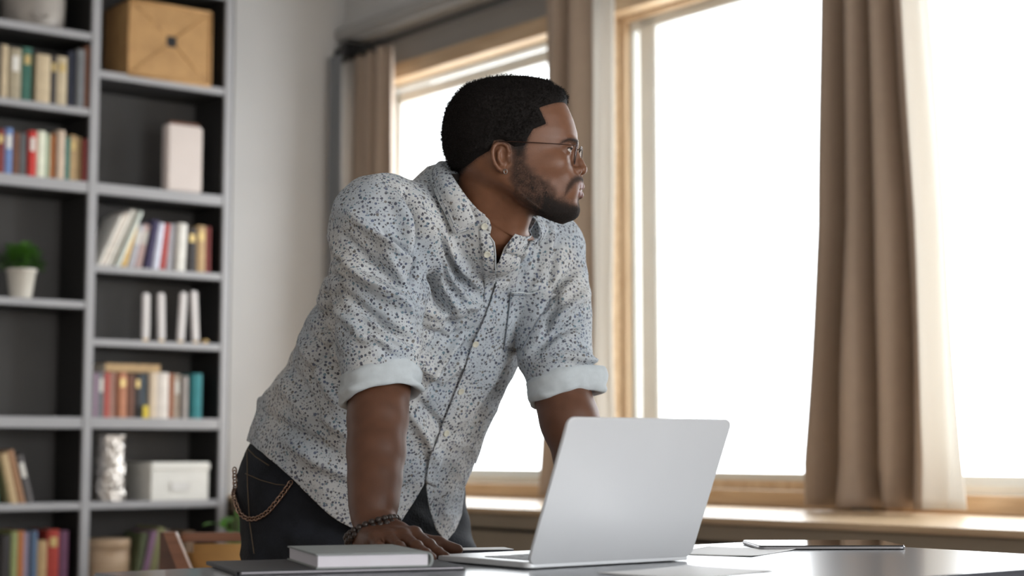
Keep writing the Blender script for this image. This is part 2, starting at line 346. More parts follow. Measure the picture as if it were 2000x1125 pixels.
row('F', 'leaning left of the silver vase', 'leaning books on the lower left shelf', [
    (-16, -3, 900, (.10, .36, .30), 'teal book', -.10), (20, 36, 884, (.55, .40, .22), 'cream tan book', -.24), (37, 52, 878, (.34, .18, .09), 'brown book', -.26), (54, 69, 888, (.10, .09, .09), 'black book with a pale top', -.26, 2)], 985)
row('G', 'on the bottom left shelf', 'books on the bottom left shelf', [
    (0, 18, 1045, DK, 'black book'), (20, 33, 1038, (.30, .34, .14), 'olive green book'), (34, 46, 1037, ORG, 'orange book'), (47, 57, 1040, LAV, 'lavender book'), (58, 71, 1037, (.10, .16, .26), 'blue book'), (72, 91, 1056, TAN, 'tan book'), (92, 115, 1035, (.42, .045, .03), 'wide red book', 0, 1), (116, 134, 1037, PUR, 'dark purple book')], 1138)
row('G', 'between round box and chair', 'leaning books behind the chair', [
    (262, 274, 1040, (.10, .12, .06), 'dark green book', .15), (276, 288, 1036, (.28, .16, .26), 'mauve book', .22), (290, 304, 1030, (.26, .26, .12), 'olive book', .20), (306, 322, 1034, (.20, .16, .12), 'brown book', .14), (360, 378, 1038, (.30, .20, .13), 'light brown book')], 1138)
# woven basket
M_weave = bpy.data.materials.new('woven_rush'); M_weave.use_nodes = True
n = M_weave.node_tree.nodes; L = M_weave.node_tree.links; p = n['Principled BSDF']; p.inputs['Roughness'].default_value = .65
tc = n.new('ShaderNodeTexCoord'); wv = n.new('ShaderNodeTexWave'); wv.inputs['Scale'].default_value = 55; wv.inputs['Distortion'].default_value = 1.5; wv.bands_direction = 'DIAGONAL'
ns = n.new('ShaderNodeTexNoise'); ns.inputs['Scale'].default_value = 14; ns.inputs['Detail'].default_value = 5
cr = n.new('ShaderNodeValToRGB'); cr.color_ramp.elements[0].color = (.30, .16, .06, 1); cr.color_ramp.elements[1].color = (.58, .34, .14, 1); cr.color_ramp.elements[0].position = .25; cr.color_ramp.elements[1].position = .75
mxx = n.new('ShaderNodeMath'); mxx.operation = 'MULTIPLY_ADD'; mxx.inputs[1].default_value = .45
bp = n.new('ShaderNodeBump'); bp.inputs['Strength'].default_value = .5; bp.inputs['Distance'].default_value = .003
L.new(tc.outputs['Object'], wv.inputs['Vector']); L.new(tc.outputs['Object'], ns.inputs['Vector']); L.new(wv.outputs['Fac'], mxx.inputs[0]); L.new(ns.outputs['Fac'], mxx.inputs[2]); L.new(mxx.outputs[0], cr.inputs['Fac']); L.new(cr.outputs['Color'], p.inputs['Base Color']); L.new(wv.outputs['Fac'], bp.inputs['Height']); L.new(bp.outputs['Normal'], p.inputs['Normal'])
x0 = bs(251, 150)[0]; x1 = bs(411, 165)[0]; z0 = zT['A']; h = bs(260, -2)[1] - z0
bk = thing('woven_basket', 'square woven rush basket with a dark handle hole on the top shelf', 'basket', R(x0, YF + .004, z0), PHI)
W = x1 - x0; cx = W * .515; cz = h * .52; a = .022; dpt = DEP - .03
# front face: four triangular panels of weave meeting round the hole, each slightly dished
fr = [(0, 0), (W, 0), (W, h), (0, h)]; inn = [(cx - a, cz - a), (cx + a, cz - a), (cx + a, cz + a), (cx - a, cz + a)]
bm = bmesh.new(); ring = []
for s_, (uu, vv) in enumerate(((0, 0), (.012, 0))):
    ring.append([bm.verts.new((x, vv + uu, z)) for x, z in fr]); ring.append([bm.verts.new((x, vv + uu, z)) for x, z in inn])
for k in range(4):
    k2 = (k + 1) % 4
    bm.faces.new((ring[0][k], ring[0][k2], ring[1][k2], ring[1][k])); bm.faces.new((ring[2][k], ring[3][k], ring[3][k2], ring[2][k2]))
    bm.faces.new((ring[0][k], ring[2][k], ring[2][k2], ring[0][k2])); bm.faces.new((ring[1][k], ring[1][k2], ring[3][k2], ring[3][k]))
add_box(bm, (0, .012, 0), (.010, dpt, h)); add_box(bm, (W - .010, .012, 0), (W, dpt, h)); add_box(bm, (0, dpt - .01, 0), (W, dpt, h)); add_box(bm, (0, .012, 0), (W, dpt, .01)); add_box(bm, (0, .012, h - .01), (W, dpt, h))
obj('basket_body', bm, M_weave, bk)
parts = []
for k in range(4):
    parts.append(tube_data([(fr[k][0], -.001, fr[k][1]), (inn[k][0], -.002, inn[k][1])], .0022, 8)); k2 = (k + 1) % 4
    parts.append(tube_data([(fr[k][0], 0, fr[k][1]), (fr[k2][0], 0, fr[k2][1])], .006, 8))
V, Fc = merge(parts); mesh('woven_edging', V, Fc, M_weave, bk)
box('handle_hole', (cx - a + .001, .0005, cz - a + .001), (cx + a - .001, .011, cz + a - .001), M_black, bk)
# tall cream box with brown lid
x0 = bs(328, 373)[0]; x1 = bs(397, 375)[0]; z0 = zT['B']; h = bs(360, 243)[1] - z0
tb = thing('tall_canister', 'tall square cream canister with a brown wooden lid', 'canister', R(x0, YF + .01, z0), PHI)
M_creamc = mat('cream_ceramic', (.72, .64, .60), .35, var=.03, vscale=7)
box('canister_body', (0, 0, 0), (x1 - x0, .055, h), M_creamc, tb, .007, smooth=False); box('lid', (.014, .006, h), (x1 - x0 - .014, .05, h + .012), bmat(BRN), tb, .003)
# potted plants
M_pot = mat('cream_pot', (.70, .66, .58), .5, var=.05, vscale=12); M_soil = mat('soil', (.05, .035, .025), .9, bump=.5)
M_leaf = mat('leaf_green', (.07, .20, .02), .5, var=.35, vscale=30, trans=.2)
def leaf(p, d, L_, w, droop=.3):
    d = Vector(d).normalized(); s = d.cross(Vector((0, 0, 1)));
    if s.length < .1: s = Vector((1, 0, 0))
    s.normalize(); V = []; n_ = 5
    for i in range(n_ + 1):
        u = i / n_; c = Vector(p) + d * L_ * u - Vector((0, 0, droop * L_ * u * u)); ww = w * math.sin(PI * (.08 + .88 * u)) ** .8
        V += [c - s * ww, c + Vector((0, 0, -.15 * ww)), c + s * ww]
    Fc = []
    for i in range(n_):
        for k in range(2): b = i * 3 + k; Fc.append((b, b + 1, b + 4, b + 3))
    return V, Fc
x, z = bs(40, 585, YF + .09)
pl = thing('potted_plant', 'small bushy green plant in a cream pot on the left shelf', 'plant', R(x, YF + .09, zT['d']), PHI)
s = .72; lathe('pot', [(.0, 0), (.046 * s * 1.15, 0), (.050 * s * 1.15, .01), (.068 * s * 1.1, .10 * 1.05), (.074 * s * 1.1, .102 * 1.05), (.074 * s * 1.1, .115 * 1.02), (.066 * s * 1.1, .116), (.064 * s * 1.1, .10), (0, .10)], M_pot, pl)
rnd = random.Random(2); parts = []
for i in range(650):
    th = rnd.uniform(0, 2 * PI); ph = math.acos(rnd.uniform(-.15, 1)); rr = rnd.uniform(.3, 1) ** .5
    dr = Vector((math.sin(ph) * math.cos(th), math.sin(ph) * math.sin(th), math.cos(ph)))
    p0 = Vector((0, 0, .135)) + Vector((dr.x * .082, dr.y * .06, dr.z * .078)) * rr * (.8 + .35 * rnd.random())
    parts.append(leaf(p0, dr + Vector((rnd.uniform(-.6, .6), rnd.uniform(-.6, .6), rnd.uniform(-.3, .6))), rnd.uniform(.018, .03), rnd.uniform(.004, .008)))
for i in range(30):
    th = rnd.uniform(0, 2 * PI); parts.append(tube_data([(.01 * math.cos(th), .01 * math.sin(th), .10), (.03 * math.cos(th), .03 * math.sin(th), .15), (.055 * math.cos(th), .045 * math.sin(th), .19)], .0012, 4))
V, Fc = merge(parts); mesh('foliage', V, Fc, M_leaf, pl, False)
x, z = bs(64, 55, YF + .125)
t = thing('ceramic_planter', 'large taupe ceramic pot on the top left shelf, cut by the photo edge', 'pot', R(x, YF + .125, zT['a']), PHI)
M_tau = mat('taupe_ceramic', (.34, .31, .28), .45, var=.25, vscale=9, bump=.2, bscale=30)
lathe('pot_body', [(0, 0), (.105, 0), (.112, .008), (.118, .05), (.121, .11), (.118, .17), (.108, .20), (.108, .215), (.100, .215), (.098, .19), (0, .18)], M_tau, t, 56)
V, Fc = tube_data([(-.02 + .030 * math.cos(q), -.121 - .006 * math.sin(q), .040 - .018 * math.sin(q)) for q in [PI * i / 14 for i in range(15)]], .005, 8); mesh('handle', V, Fc, M_tau, t)
# four white plaques and a gold ball
M_plq = mat('white_plaque', (.74, .71, .70), .45); M_brass = mat('brass', (.70, .48, .20), .35, .6)
for i, (a, b_, top, ln) in enumerate(((277, 294, 572, 0), (309, 325, 572, -.03), (345, 363, 570, .05), (375, 393, 568, -.06))):
    x0 = bs(a, 664, YF + .03)[0]; x1 = bs(b_, 664, YF + .03)[0]; zt = bs((a + b_) / 2, top, YF + .03)[1] - zT['D']; xm = (x0 + x1) / 2
    t = thing('white_plaque', '%s of the four thin upright white plaques' % ['leftmost', 'second from the left', 'third from the left', 'rightmost'][i], 'ornament', R(xm, YF + .03, zT['D']), PHI, 'white plaques on the middle shelf')
    M = Matrix.Rotation(ln, 4, 'Y')
    box('slab', (-.0155, 0, .006), (.0155, .018, zt), M_plq, t, .006, M); box('foot', (-.012, .004, 0), (.012, .015, .009), M_brass, t, .002)
x, z = bs(400, 667, YF + .03)
t = thing('gold_pebble', 'small gold pebble ornament beside the rightmost white plaque', 'ornament', R(x, YF + .03, zT['D']), PHI)
bm = bmesh.new(); bmesh.ops.create_uvsphere(bm, u_segments=24, v_segments=14, radius=1)
for v in bm.verts: v.co = Vector((v.co.x * .016 * (1 + .1 * v.co.y), v.co.y * .014, v.co.z * .009 + .009))
obj('pebble', bm, M_brass, t, True)
x, z = bs(284, 815, YF + .004)
t = thing('yellow_box', 'tiny yellow box standing before the slate and cream books', 'box', R(x, YF + .0, zT['E']), PHI); M_yel = mat('yellow_card', (.75, .58, .05), .5)
t.location = R(x, YF + .001, zT['E']); box('carton', (-.012, -.0, 0), (.012, .006, .046), M_yel, t, .001); box('flap', (-.012, 0, .0462), (.012, .006, .048), M_yel, t)
# crumpled silver vase
x, z = bs(214, 978, YF + .07); M_sil = mat('silver_foil', (.62, .58, .54), .28, .85, var=.08, vscale=20)
t = thing('crumpled_vase', 'crumpled silver cylinder vase on the lower shelf beside the white box', 'vase', R(x, YF + .07, zT['F']), PHI)
hv = bs(214, 850, YF + .07)[1] - zT['F']; NV = 80; V = []; Fc = []; NA = 96
for j in range(NV + 1):
    z_ = hv * j / NV
    for k in range(NA):
        a = 2 * PI * k / NA; q = Vector((math.cos(a) * 2.2, math.sin(a) * 2.2, z_ * 22))
        d_ = noise.cell(q * 1.3) * 0 + abs(noise.noise(q)) * .014 + abs(noise.noise(q * 2.1 + Vector((5, 3, 1)))) * .008
        r_ = .058 + .003 * math.sin(z_ * 25) + d_ * .8 - .008
        V.append((r_ * math.cos(a), r_ * math.sin(a), z_))
for j in range(NV):
    for k in range(NA): k2 = (k + 1) % NA; Fc.append((j * NA + k, j * NA + k2, (j + 1) * NA + k2, (j + 1) * NA + k))
nb = len(V)
for j in range(2):
    for k in range(NA): a = 2 * PI * k / NA; V.append((.048 * math.cos(a), .048 * math.sin(a), hv - .03 * j))
for k in range(NA):
    k2 = (k + 1) % NA; Fc.append((NV * NA + k, NV * NA + k2, nb + k2, nb + k)); Fc.append((nb + k, nb + k2, nb + NA + k2, nb + NA + k))
Fc.append(tuple(reversed(range(NA)))); Fc.append(tuple(range(nb + NA, nb + 2 * NA)))
mesh('vase_body', V, Fc, M_sil, t)
# white storage box
x0 = bs(294, 977)[0]; x1 = bs(410, 977)[0]; zt = bs(350, 903)[1] - zT['F']; M_wbox = mat('white_card_box', (.86, .85, .80), .6, var=.03, vscale=15)
t = thing('storage_box', 'white lidded storage box with a label holder on the lower right shelf', 'storage box', R(x0, YF + .003, zT['F']), PHI); w_ = x1 - x0
box('box_body', (.004, .004, 0), (w_ - .004, DEP - .03, zt - .03), M_wbox, t, .003); box('lid', (0, 0, zt - .034), (w_ + .002, DEP - .026, zt), M_wbox, t, .006)
M_lab = mat('label_holder', (.80, .79, .76), .3)
bm = bmesh.new(); c_ = w_ / 2
for (a0, b0, a1, b1) in ((-.042, .040, .042, .046), (-.042, .070, .042, .076), (-.042, .040, -.036, .076), (.036, .040, .042, .076)): add_box(bm, (c_ + a0, -.001, b0 * .95), (c_ + a1, .004, b1 * .95), .001)
obj('label_holder', bm, M_lab, t); box('paper_label', (c_ - .036, .001, .044), (c_ + .036, .0035, .066), M_whitep, t)
# round wooden box
x, z = bs(211, 1110, YF + .09); M_rw = wood('light_round_wood', (.42, .28, .17), (.56, .41, .27), 5, .5, (1, 1, 14))
t = thing('round_box', 'round pale wooden box on the bottom right shelf behind the table', 'box', R(x, YF + .095, zT['G']), PHI)
hh = bs(211, 1054, YF + .02)[1] - zT['G']
lathe('box_body', [(0, 0), (.083, 0), (.085, .004), (.085, hh - .045), (.083, hh - .043), (0, hh - .043)], M_rw, t, 56); lathe('lid', [(.0, hh - .0425), (.084, hh - .0425), (.087, hh - .041), (.087, hh - .004), (.083, hh), (0, hh)], M_rw, t, 56)
# ------------------------------------------------------------ table
TZ = .75
TX0, TX1, TY0, TY1 = .955, 2.275, 1.40, 2.12
M_table = mat('table_graphite', (.062, .068, .082), .30, spec=.8, var=.05, vscale=10, coat=.45)
M_table.node_tree.nodes['Principled BSDF'].inputs['Coat Roughness'].default_value = .12
M_tedge = mat('table_edge', (.035, .04, .05), .4)
tbl = thing('desk', 'dark grey desk with a smooth top that the man leans on', 'desk', R(TX0, TY0, 0), PHI)
TL = TX1 - TX0; TW = TY1 - TY0
box('tabletop', (0, 0, TZ - .022), (TL, TW, TZ), M_table, tbl, .003)
box('apron', (.06, .06, TZ - .075), (TL - .06, TW - .06, TZ - .0225), M_tedge, tbl, .002)
for x, y in ((.06, .06), (TL - .11, .06), (.06, TW - .11), (TL - .11, TW - .11)): box('leg', (x, y, 0), (x + .05, y + .05, TZ - .0755), M_tedge, tbl, .004)
# laptop
LH = toR(onz(1030, 1107, TZ + .004)); hx, hy = LH[0], LH[1]
M_alu = mat('brushed_silver', (.74, .755, .78), .38, .25, var=.02, vscale=5)
M_keys = mat('black_keys', (.02, .02, .022), .5); M_scr = mat('dark_screen', (.015, .016, .02), .08)
LW, LD = .304, .215
lt = thing('laptop', 'open silver laptop on the desk in front of the man', 'laptop', R(hx, hy, TZ + .0005), PHI)
def rrect(x0, y0, x1, y1, r, n=6):
    P = []
    for cx_, cy_, a0 in ((x1 - r, y1 - r, 0), (x0 + r, y1 - r, PI / 2), (x0 + r, y0 + r, PI), (x1 - r, y0 + r, 1.5 * PI)):
        for i in range(n + 1): a = a0 + PI / 2 * i / n; P.append((cx_ + r * math.cos(a), cy_ + r * math.sin(a)))
    return P
def slab(P, z0, z1, e=.0012):
    V = []; n_ = len(P); cx_ = sum(p[0] for p in P) / n_; cy_ = sum(p[1] for p in P) / n_
    for z_, sh in ((z0, e), (z0 + e, 0), (z1 - e, 0), (z1, e)):
        for (a, b) in P:
            l = math.hypot(a - cx_, b - cy_); k = (l - sh) / l; V.append((cx_ + (a - cx_) * k, cy_ + (b - cy_) * k, z_))
    Fc = [tuple(reversed(range(n_)))] + [(j * n_ + i, j * n_ + (i + 1) % n_, (j + 1) * n_ + (i + 1) % n_, (j + 1) * n_ + i) for j in range(3) for i in range(n_)] + [tuple(range(3 * n_, 4 * n_))]
    return V, Fc
V, Fc = slab(rrect(0, 0, LW, LD, .011), .001, .0095); base = mesh('base', V, Fc, M_alu, lt, False)
bm = bmesh.new()
for r_ in range(6):
    nk = 14 if r_ < 4 else 11
    for c_ in range(nk):
        w_ = (LW - .05) / nk; add_box(bm, (.025 + c_ * w_ + .001, .03 + r_ * .017, .0094), (.025 + (c_ + 1) * w_ - .001, .045 + r_ * .017, .0104), .0008, seg=1)
tag(obj('keyboard', bm, M_keys, base), 'black keys')
box('trackpad', (LW / 2 - .055, .142, .0093), (LW / 2 + .055, .207, .0098), M_alu, base)
for x in (.02, LW - .03):
    for y in (.02, LD - .03): box('rubber_foot', (x, y, 0), (x + .01, y + .01, .0011), M_keys, base)
ang = math.radians(24)    # lid leans back past the hinge towards -Y'
V, Fc = slab(rrect(0, 0, LW, LD, .011), 0, .0055)
Ml = Matrix.Translation((0, .003, .0082)) @ Matrix.Rotation(PI / 2 + ang, 4, 'X')
lid = mesh('lid', [Ml @ Vector(v) for v in V], Fc, M_alu, lt, False)
V, Fc = slab(rrect(.007, .012, LW - .007, LD - .007, .006), -.0006, .0002, .0002); sc = mesh('screen', [Ml @ Vector(v) for v in V], Fc, M_scr, lid, False)
V, Fc = tube_data([(.03, .004, .0085), (LW - .03, .004, .0085)], .0045, 12); mesh('hinge', V, Fc, M_keys, lt)
# book + folder in the foreground
M_cov = mat('grey_cover', (.27, .29, .285), .55, var=.06, vscale=60, bump=.15, bscale=900); M_pg = mat('white_pages', (.72, .69, .74), .7)
_n = M_pg.node_tree.nodes; _L = M_pg.node_tree.links; _tc = _n.new('ShaderNodeTexCoord'); _w = _n.new('ShaderNodeTexWave'); _w.bands_direction = 'Z'; _w.inputs['Scale'].default_value = 700; _w.inputs['Distortion'].default_value = 1
_b = _n.new('ShaderNodeBump'); _b.inputs['Strength'].default_value = .2; _L.new(_tc.outputs['Object'], _w.inputs['Vector']); _L.new(_w.outputs['Fac'], _b.inputs['Height']); _L.new(_b.outputs['Normal'], _n['Principled BSDF'].inputs['Normal'])
M_fold = mat('black_folder', (.030, .030, .036), .5, var=.1, vscale=40)
fa = math.radians(20)
fc = onz(660, 1107, TZ); 
fo = thing('document_folder', 'thin black document folder lying under the grey book', 'folder', (-.245, 2.360, TZ + .0003), fa)
V, Fc = slab(rrect(-.155, -.11, .155, .11, .004, 3), 0, .0016, .0004); mesh('lower_cover', V, Fc, M_fold, fo, False)
V, Fc = slab(rrect(-.150, -.108, .152, .106, .002, 3), .0018, .0036, .0003); mesh('paper_sheets', V, Fc, M_pg, fo, False)
V, Fc = slab(rrect(-.155, -.11, .155, .11, .004, 3), .0038, .0052, .0004); mesh('upper_cover', V, Fc, M_fold, fo, False)
V, Fc = slab(rrect(-.1565, -.11, -.1551, .11, .0006, 3), 0.0002, .005, .0001); mesh('spine', V, Fc, M_fold, fo, False)
zb = TZ + .0058
c0 = onz(617, 1112, zb); ba = math.radians(18)
bo = thing('hardcover_book', 'closed grey hardcover book with pale page edges lying on the black folder', 'book', (c0.x, c0.y, zb), ba)
BW, BD, BT = .153, .205, .0195
box('back_cover', (0, 0, 0), (BW, BD, .0022), M_cov, bo, .0007); box('front_cover', (0, 0, BT - .0022), (BW, BD, BT), M_cov, bo, .0007)
bm = bmesh.new(); n_ = 10; vs = []
for i in range(n_ + 1):
    a = -PI / 2 + PI * i / n_; cxx = BW + .006 * math.cos(a); czz = BT / 2 + (BT / 2) * math.sin(a); cxi = BW + .004 * math.cos(a) - .002; czi = BT / 2 + (BT / 2 - .0021) * math.sin(a)
    vs.append([bm.verts.new((cxx, 0, czz)), bm.verts.new((cxx, BD, czz)), bm.verts.new((cxi, BD, czi)), bm.verts.new((cxi, 0, czi))])
for i in range(n_):
    for k in range(4): bm.faces.new((vs[i][k], vs[i][(k + 1) % 4], vs[i + 1][(k + 1) % 4], vs[i + 1][k]))
bm.faces.new(vs[0]); bm.faces.new(list(reversed(vs[-1]))); obj('spine', bm, M_cov, bo, True)
box('page_block', (.003, .003, .0023), (BW - .001, BD - .003, BT - .0023), M_pg, bo)
# papers / tablet
M_paper = mat('white_paper', (.80, .80, .80), .6)
def sheet(name, label, cat, px, py, a, w_, d_, z0, th, m, parts=False, group=None):
    c_ = onz(px, py, z0)
    t = thing(name, label, cat, (c_.x, c_.y, z0), a, group); return t
tc_ = onz(1605, 1068, TZ)
M_tabs = mat('tablet_glass', (.01, .01, .012), .06, coat=.5)
ta = thing('tablet', 'slim tablet with a black glass face lying at the far corner of the desk', 'tablet', (tc_.x, tc_.y, TZ + .0004), math.radians(2))
tb_ = mat('tablet_back', (.30, .30, .32), .3, .9)
V, Fc = slab(rrect(-.12, -.085, .12, .085, .010), 0, .0052, .0015); mesh('back_shell', V, Fc, tb_, ta, False)
V, Fc = slab(rrect(-.1185, -.0835, .1185, .0835, .009), .0053, .0066, .0004); scr = mesh('screen', V, Fc, M_tabs, ta, False)
V, Fc = tube_data([(-.110 + .004 * math.cos(a), .004 * math.sin(a), .0067) for a in [2 * PI * i / 20 for i in range(20)]], .0004, 6, True); mesh('home_button', V, Fc, tb_, scr)
def paper(px, py, a, label, n_=1, z0=.0003, w_=.21, d_=.297, blk=False, group=None):
    c_ = onz(px, py, TZ); t = thing('paper_sheet', label, 'paper', (c_.x, c_.y, TZ + z0), a, group)
    N = 12; V = []; Fc = []
    for i in range(N + 1):
        for j in range(N + 1):
            u, v = i / N - .5, j / N - .5; V.append((u * w_, v * d_, .0012 * (abs(2 * u) ** 3 * abs(2 * v) ** 3)))
    for i in range(N):
        for j in range(N): b = i * (N + 1) + j; Fc.append((b, b + N + 1, b + N + 2, b + 1))
    s_ = mesh('sheet', V, Fc, M_paper, t); solid(s_, .0006); return t
paper(1425, 1078, math.radians(-28), 'white paper sheet between the laptop lid and the tablet', z0=.0004, w_=.15, d_=.21)
paper(1345, 1118, math.radians(-42), 'white paper sheet at the front edge of the desk before the laptop', z0=.0004, w_=.15, d_=.20)
M_nb = mat('dark_blue_notebook', (.03, .035, .05), .5)
pn = toR(onz(950, 1079, TZ)); nb = thing('notebook', 'thin dark notebook with a white cover beside the man\'s thumb', 'notebook', R(pn[0] - .0, pn[1] + .012, TZ + .0005), PHI + math.radians(-22))
V, Fc = slab(rrect(-.045, -.03, .045, .03, .004, 3), 0, .004, .0006); mesh('page_block', V, Fc, M_nb, nb, False)
V, Fc = slab(rrect(-.045, -.03, .045, .03, .004, 3), .0042, .0052, .0002); mesh('cover', V, Fc, M_paper, nb, False)
# ------------------------------------------------------------ chair behind the desk
M_cw = wood('chair_walnut', (.16, .055, .022), (.26, .10, .045), 4, .35, (1, 1, 8)); M_lea = mat('tan_leather', (.50, .27, .09), .42, var=.08, vscale=12, bump=.1, bscale=120)
DCH = 4.15
cl = at(345, 1100, DCH); cr_ = at(500, 1100, DCH)
ch = thing('chair', 'wooden chair with a tan leather back standing behind the desk at the left', 'chair', (at(420, 1100, DCH).x, DCH, 0), math.radians(6))
zt_ = at(400, 1040, DCH).z
V = [];
box('top_rail', (-.085, -.016, zt_ - .022), (.20, .016, zt_), M_cw, ch, .006)
Mt = Matrix.Translation((-.105, 0, 0)) @ Matrix.Rotation(0, 4, 'X')
for sx in (-.098, .205):
    V, Fc = tube_data([(sx, 0, 0), (sx, .01, .42), (sx, 0, zt_ - .01)], [.014, .02, .016], 12); mesh('leg', V, Fc, M_cw, ch)
def prism(name, P, y0, y1, m, par):
    s_ = .001252; Q = [((px - 420) * s_, zt_ - (py - 1040) * s_) for px, py in P]; n_ = len(Q)
    V = [(x, y0, z) for x, z in Q] + [(x, y1, z) for x, z in Q]; Fc = [tuple(range(n_)), tuple(reversed(range(n_, 2 * n_)))] + [(i, i + n_, (i + 1) % n_ + n_, (i + 1) % n_) for i in range(n_)]
    o = mesh(name, V, Fc, m, par, False); return o
M_cwd = wood('chair_walnut_dark', (.09, .035, .016), (.14, .055, .028), 4, .4, (1, 1, 8))
prism('side_panel_or_shade', [(318, 1038), (330, 1036), (356, 1110), (356, 1180), (318, 1180)], -.05, -.03, M_cwd, ch)
prism('armrest', [(326, 1036), (350, 1036), (382, 1112), (410, 1180), (386, 1180), (356, 1112)], -.085, -.052, M_cw, ch)
M_whl = mat('painted_edge_highlight', (.75, .62, .55), .3)  # pale strip paints the highlight along the slanted arm's edge
prism('edge_highlight', [(349, 1037), (352.5, 1037), (385, 1112), (413, 1180), (410, 1180), (382, 1112)], -.086, -.070, M_whl, ch)
box('armrest', (.215, -.40, zt_ - .17), (.25, 0, zt_ - .135), M_cw, ch, .006)
for sx in (-.112, .232):
    V, Fc = tube_data([(sx, -.38, 0), (sx, -.38, zt_ - .15)], [.013, .018], 12); mesh('leg', V, Fc, M_cw, ch)
box('back_cushion', (-.070, -.045, .46), (.19, .012, zt_ - .026), M_lea, ch, .02, smooth=True)
box('seat_cushion', (-.09, -.40, .40), (.20, -.03, .46), M_lea, ch, .02, smooth=True)
# floor plant in the corner
fp0 = at(448, 1010, 5.6)
fp = thing('floor_plant', 'leafy green plant in a grey pot behind the chair, beside the bookcase', 'plant', (fp0.x + .02, fp0.y, 0), 0)
lathe('pot', [(0, 0), (.12, 0), (.15, .30), (.155, .30), (.155, .33), (.14, .33), (.138, .29), (0, .29)], M_shelf, fp)
rnd = random.Random(5); parts = []
for i in range(34):
    th = rnd.uniform(0, 2 * PI); L_ = rnd.uniform(.12, .26); h0 = rnd.uniform(.45, .70)
    parts.append(tube_data([(0, 0, .28), (.02 * math.cos(th), .02 * math.sin(th), h0)], .003, 5)); parts.append(leaf((.02 * math.cos(th), .02 * math.sin(th), h0), (math.cos(th), math.sin(th), rnd.uniform(.1, .9)), L_ * .62, .022, .5))
V, Fc = merge(parts); mesh('foliage', V, Fc, M_leaf, fp, True)
# ------------------------------------------------------------ light
sc_ = bpy.context.scene
w = bpy.data.worlds.new('world'); sc_.world = w; w.use_nodes = True; nt = w.node_tree; n = nt.nodes; L = nt.links
bg = n['Background']; tc = n.new('ShaderNodeTexCoord'); dp = n.new('ShaderNodeVectorMath'); dp.operation = 'DOT_PRODUCT'; dp.inputs[1].default_value = (BX.x, BX.y, 0)
mr = n.new('ShaderNodeMapRange'); mr.inputs['From Min'].default_value = -.25; mr.inputs['From Max'].default_value = .25
WB = 5.5; WD = .26; WS = 1.2
mr.inputs['To Min'].default_value = WD; mr.inputs['To Max'].default_value = WB
L.new(tc.outputs['Generated'], dp.inputs[0]); L.new(dp.outputs['Value'], mr.inputs['Value']); dp2 = n.new('ShaderNodeVectorMath'); dp2.operation = 'DOT_PRODUCT'; dp2.inputs[1].default_value = (.90, -.43, 0); L.new(tc.outputs['Generated'], dp2.inputs[0])
mr2 = n.new('ShaderNodeMapRange'); mr2.inputs['From Min'].default_value = -.2; mr2.inputs['From Max'].default_value = .7; mr2.inputs['To Min'].default_value = 0; mr2.inputs['To Max'].default_value = WS; L.new(dp2.outputs['Value'], mr2.inputs['Value'])  # second sky lobe, added as fill to brighten the laptop lid
ad = n.new('ShaderNodeMath'); ad.operation = 'ADD'; L.new(mr.outputs[0], ad.inputs[0]); L.new(mr2.outputs[0], ad.inputs[1]); L.new(ad.outputs[0], bg.inputs['Strength']); mc_ = n.new('ShaderNodeMixRGB'); mc_.inputs[1].default_value = (1, .95, .89, 1); mc_.inputs[2].default_value = (.93, .97, 1.0, 1)
mr3 = n.new('ShaderNodeMapRange'); mr3.inputs['From Min'].default_value = -.3; mr3.inputs['From Max'].default_value = .3; L.new(dp.outputs['Value'], mr3.inputs['Value']); L.new(mr3.outputs[0], mc_.inputs[0]); L.new(mc_.outputs[0], bg.inputs['Color'])
for i, (t0, t1) in enumerate(WIN):   # daylight portals in the window openings
    ld = bpy.data.lights.new('daylight_portal', 'AREA'); ld.shape = 'RECTANGLE'; ld.size = t1 - t0; ld.size_y = Z1 - Z0; ld.cycles.is_portal = True
    lo = bpy.data.objects.new('daylight_portal', ld); C.objects.link(lo); lo.location = R(X_WIN + .20, ty((t0 + t1) / 2), (Z0 + Z1) / 2)
    lo.rotation_euler = (PI / 2, 0, PHI + PI / 2)
for (loc, rz, sx, sy) in ((R(.5, -2.6, CEIL / 2), PHI, 7.4, CEIL), (R(-3.2, 1.9, CEIL / 2), PHI - PI / 2, 9.0, CEIL)):
    ld = bpy.data.lights.new('daylight_portal', 'AREA'); ld.shape = 'RECTANGLE'; ld.size = sx; ld.size_y = sy; ld.cycles.is_portal = True
    lo = bpy.data.objects.new('daylight_portal', ld); C.objects.link(lo); lo.location = loc; lo.rotation_euler = (PI / 2, 0, rz + PI)
sc_.view_settings.view_transform = 'Standard'; sc_.view_settings.look = 'None'; sc_.view_settings.gamma = 1; sc_.view_settings.use_curve_mapping = False; sc_.view_settings.exposure = 0.18
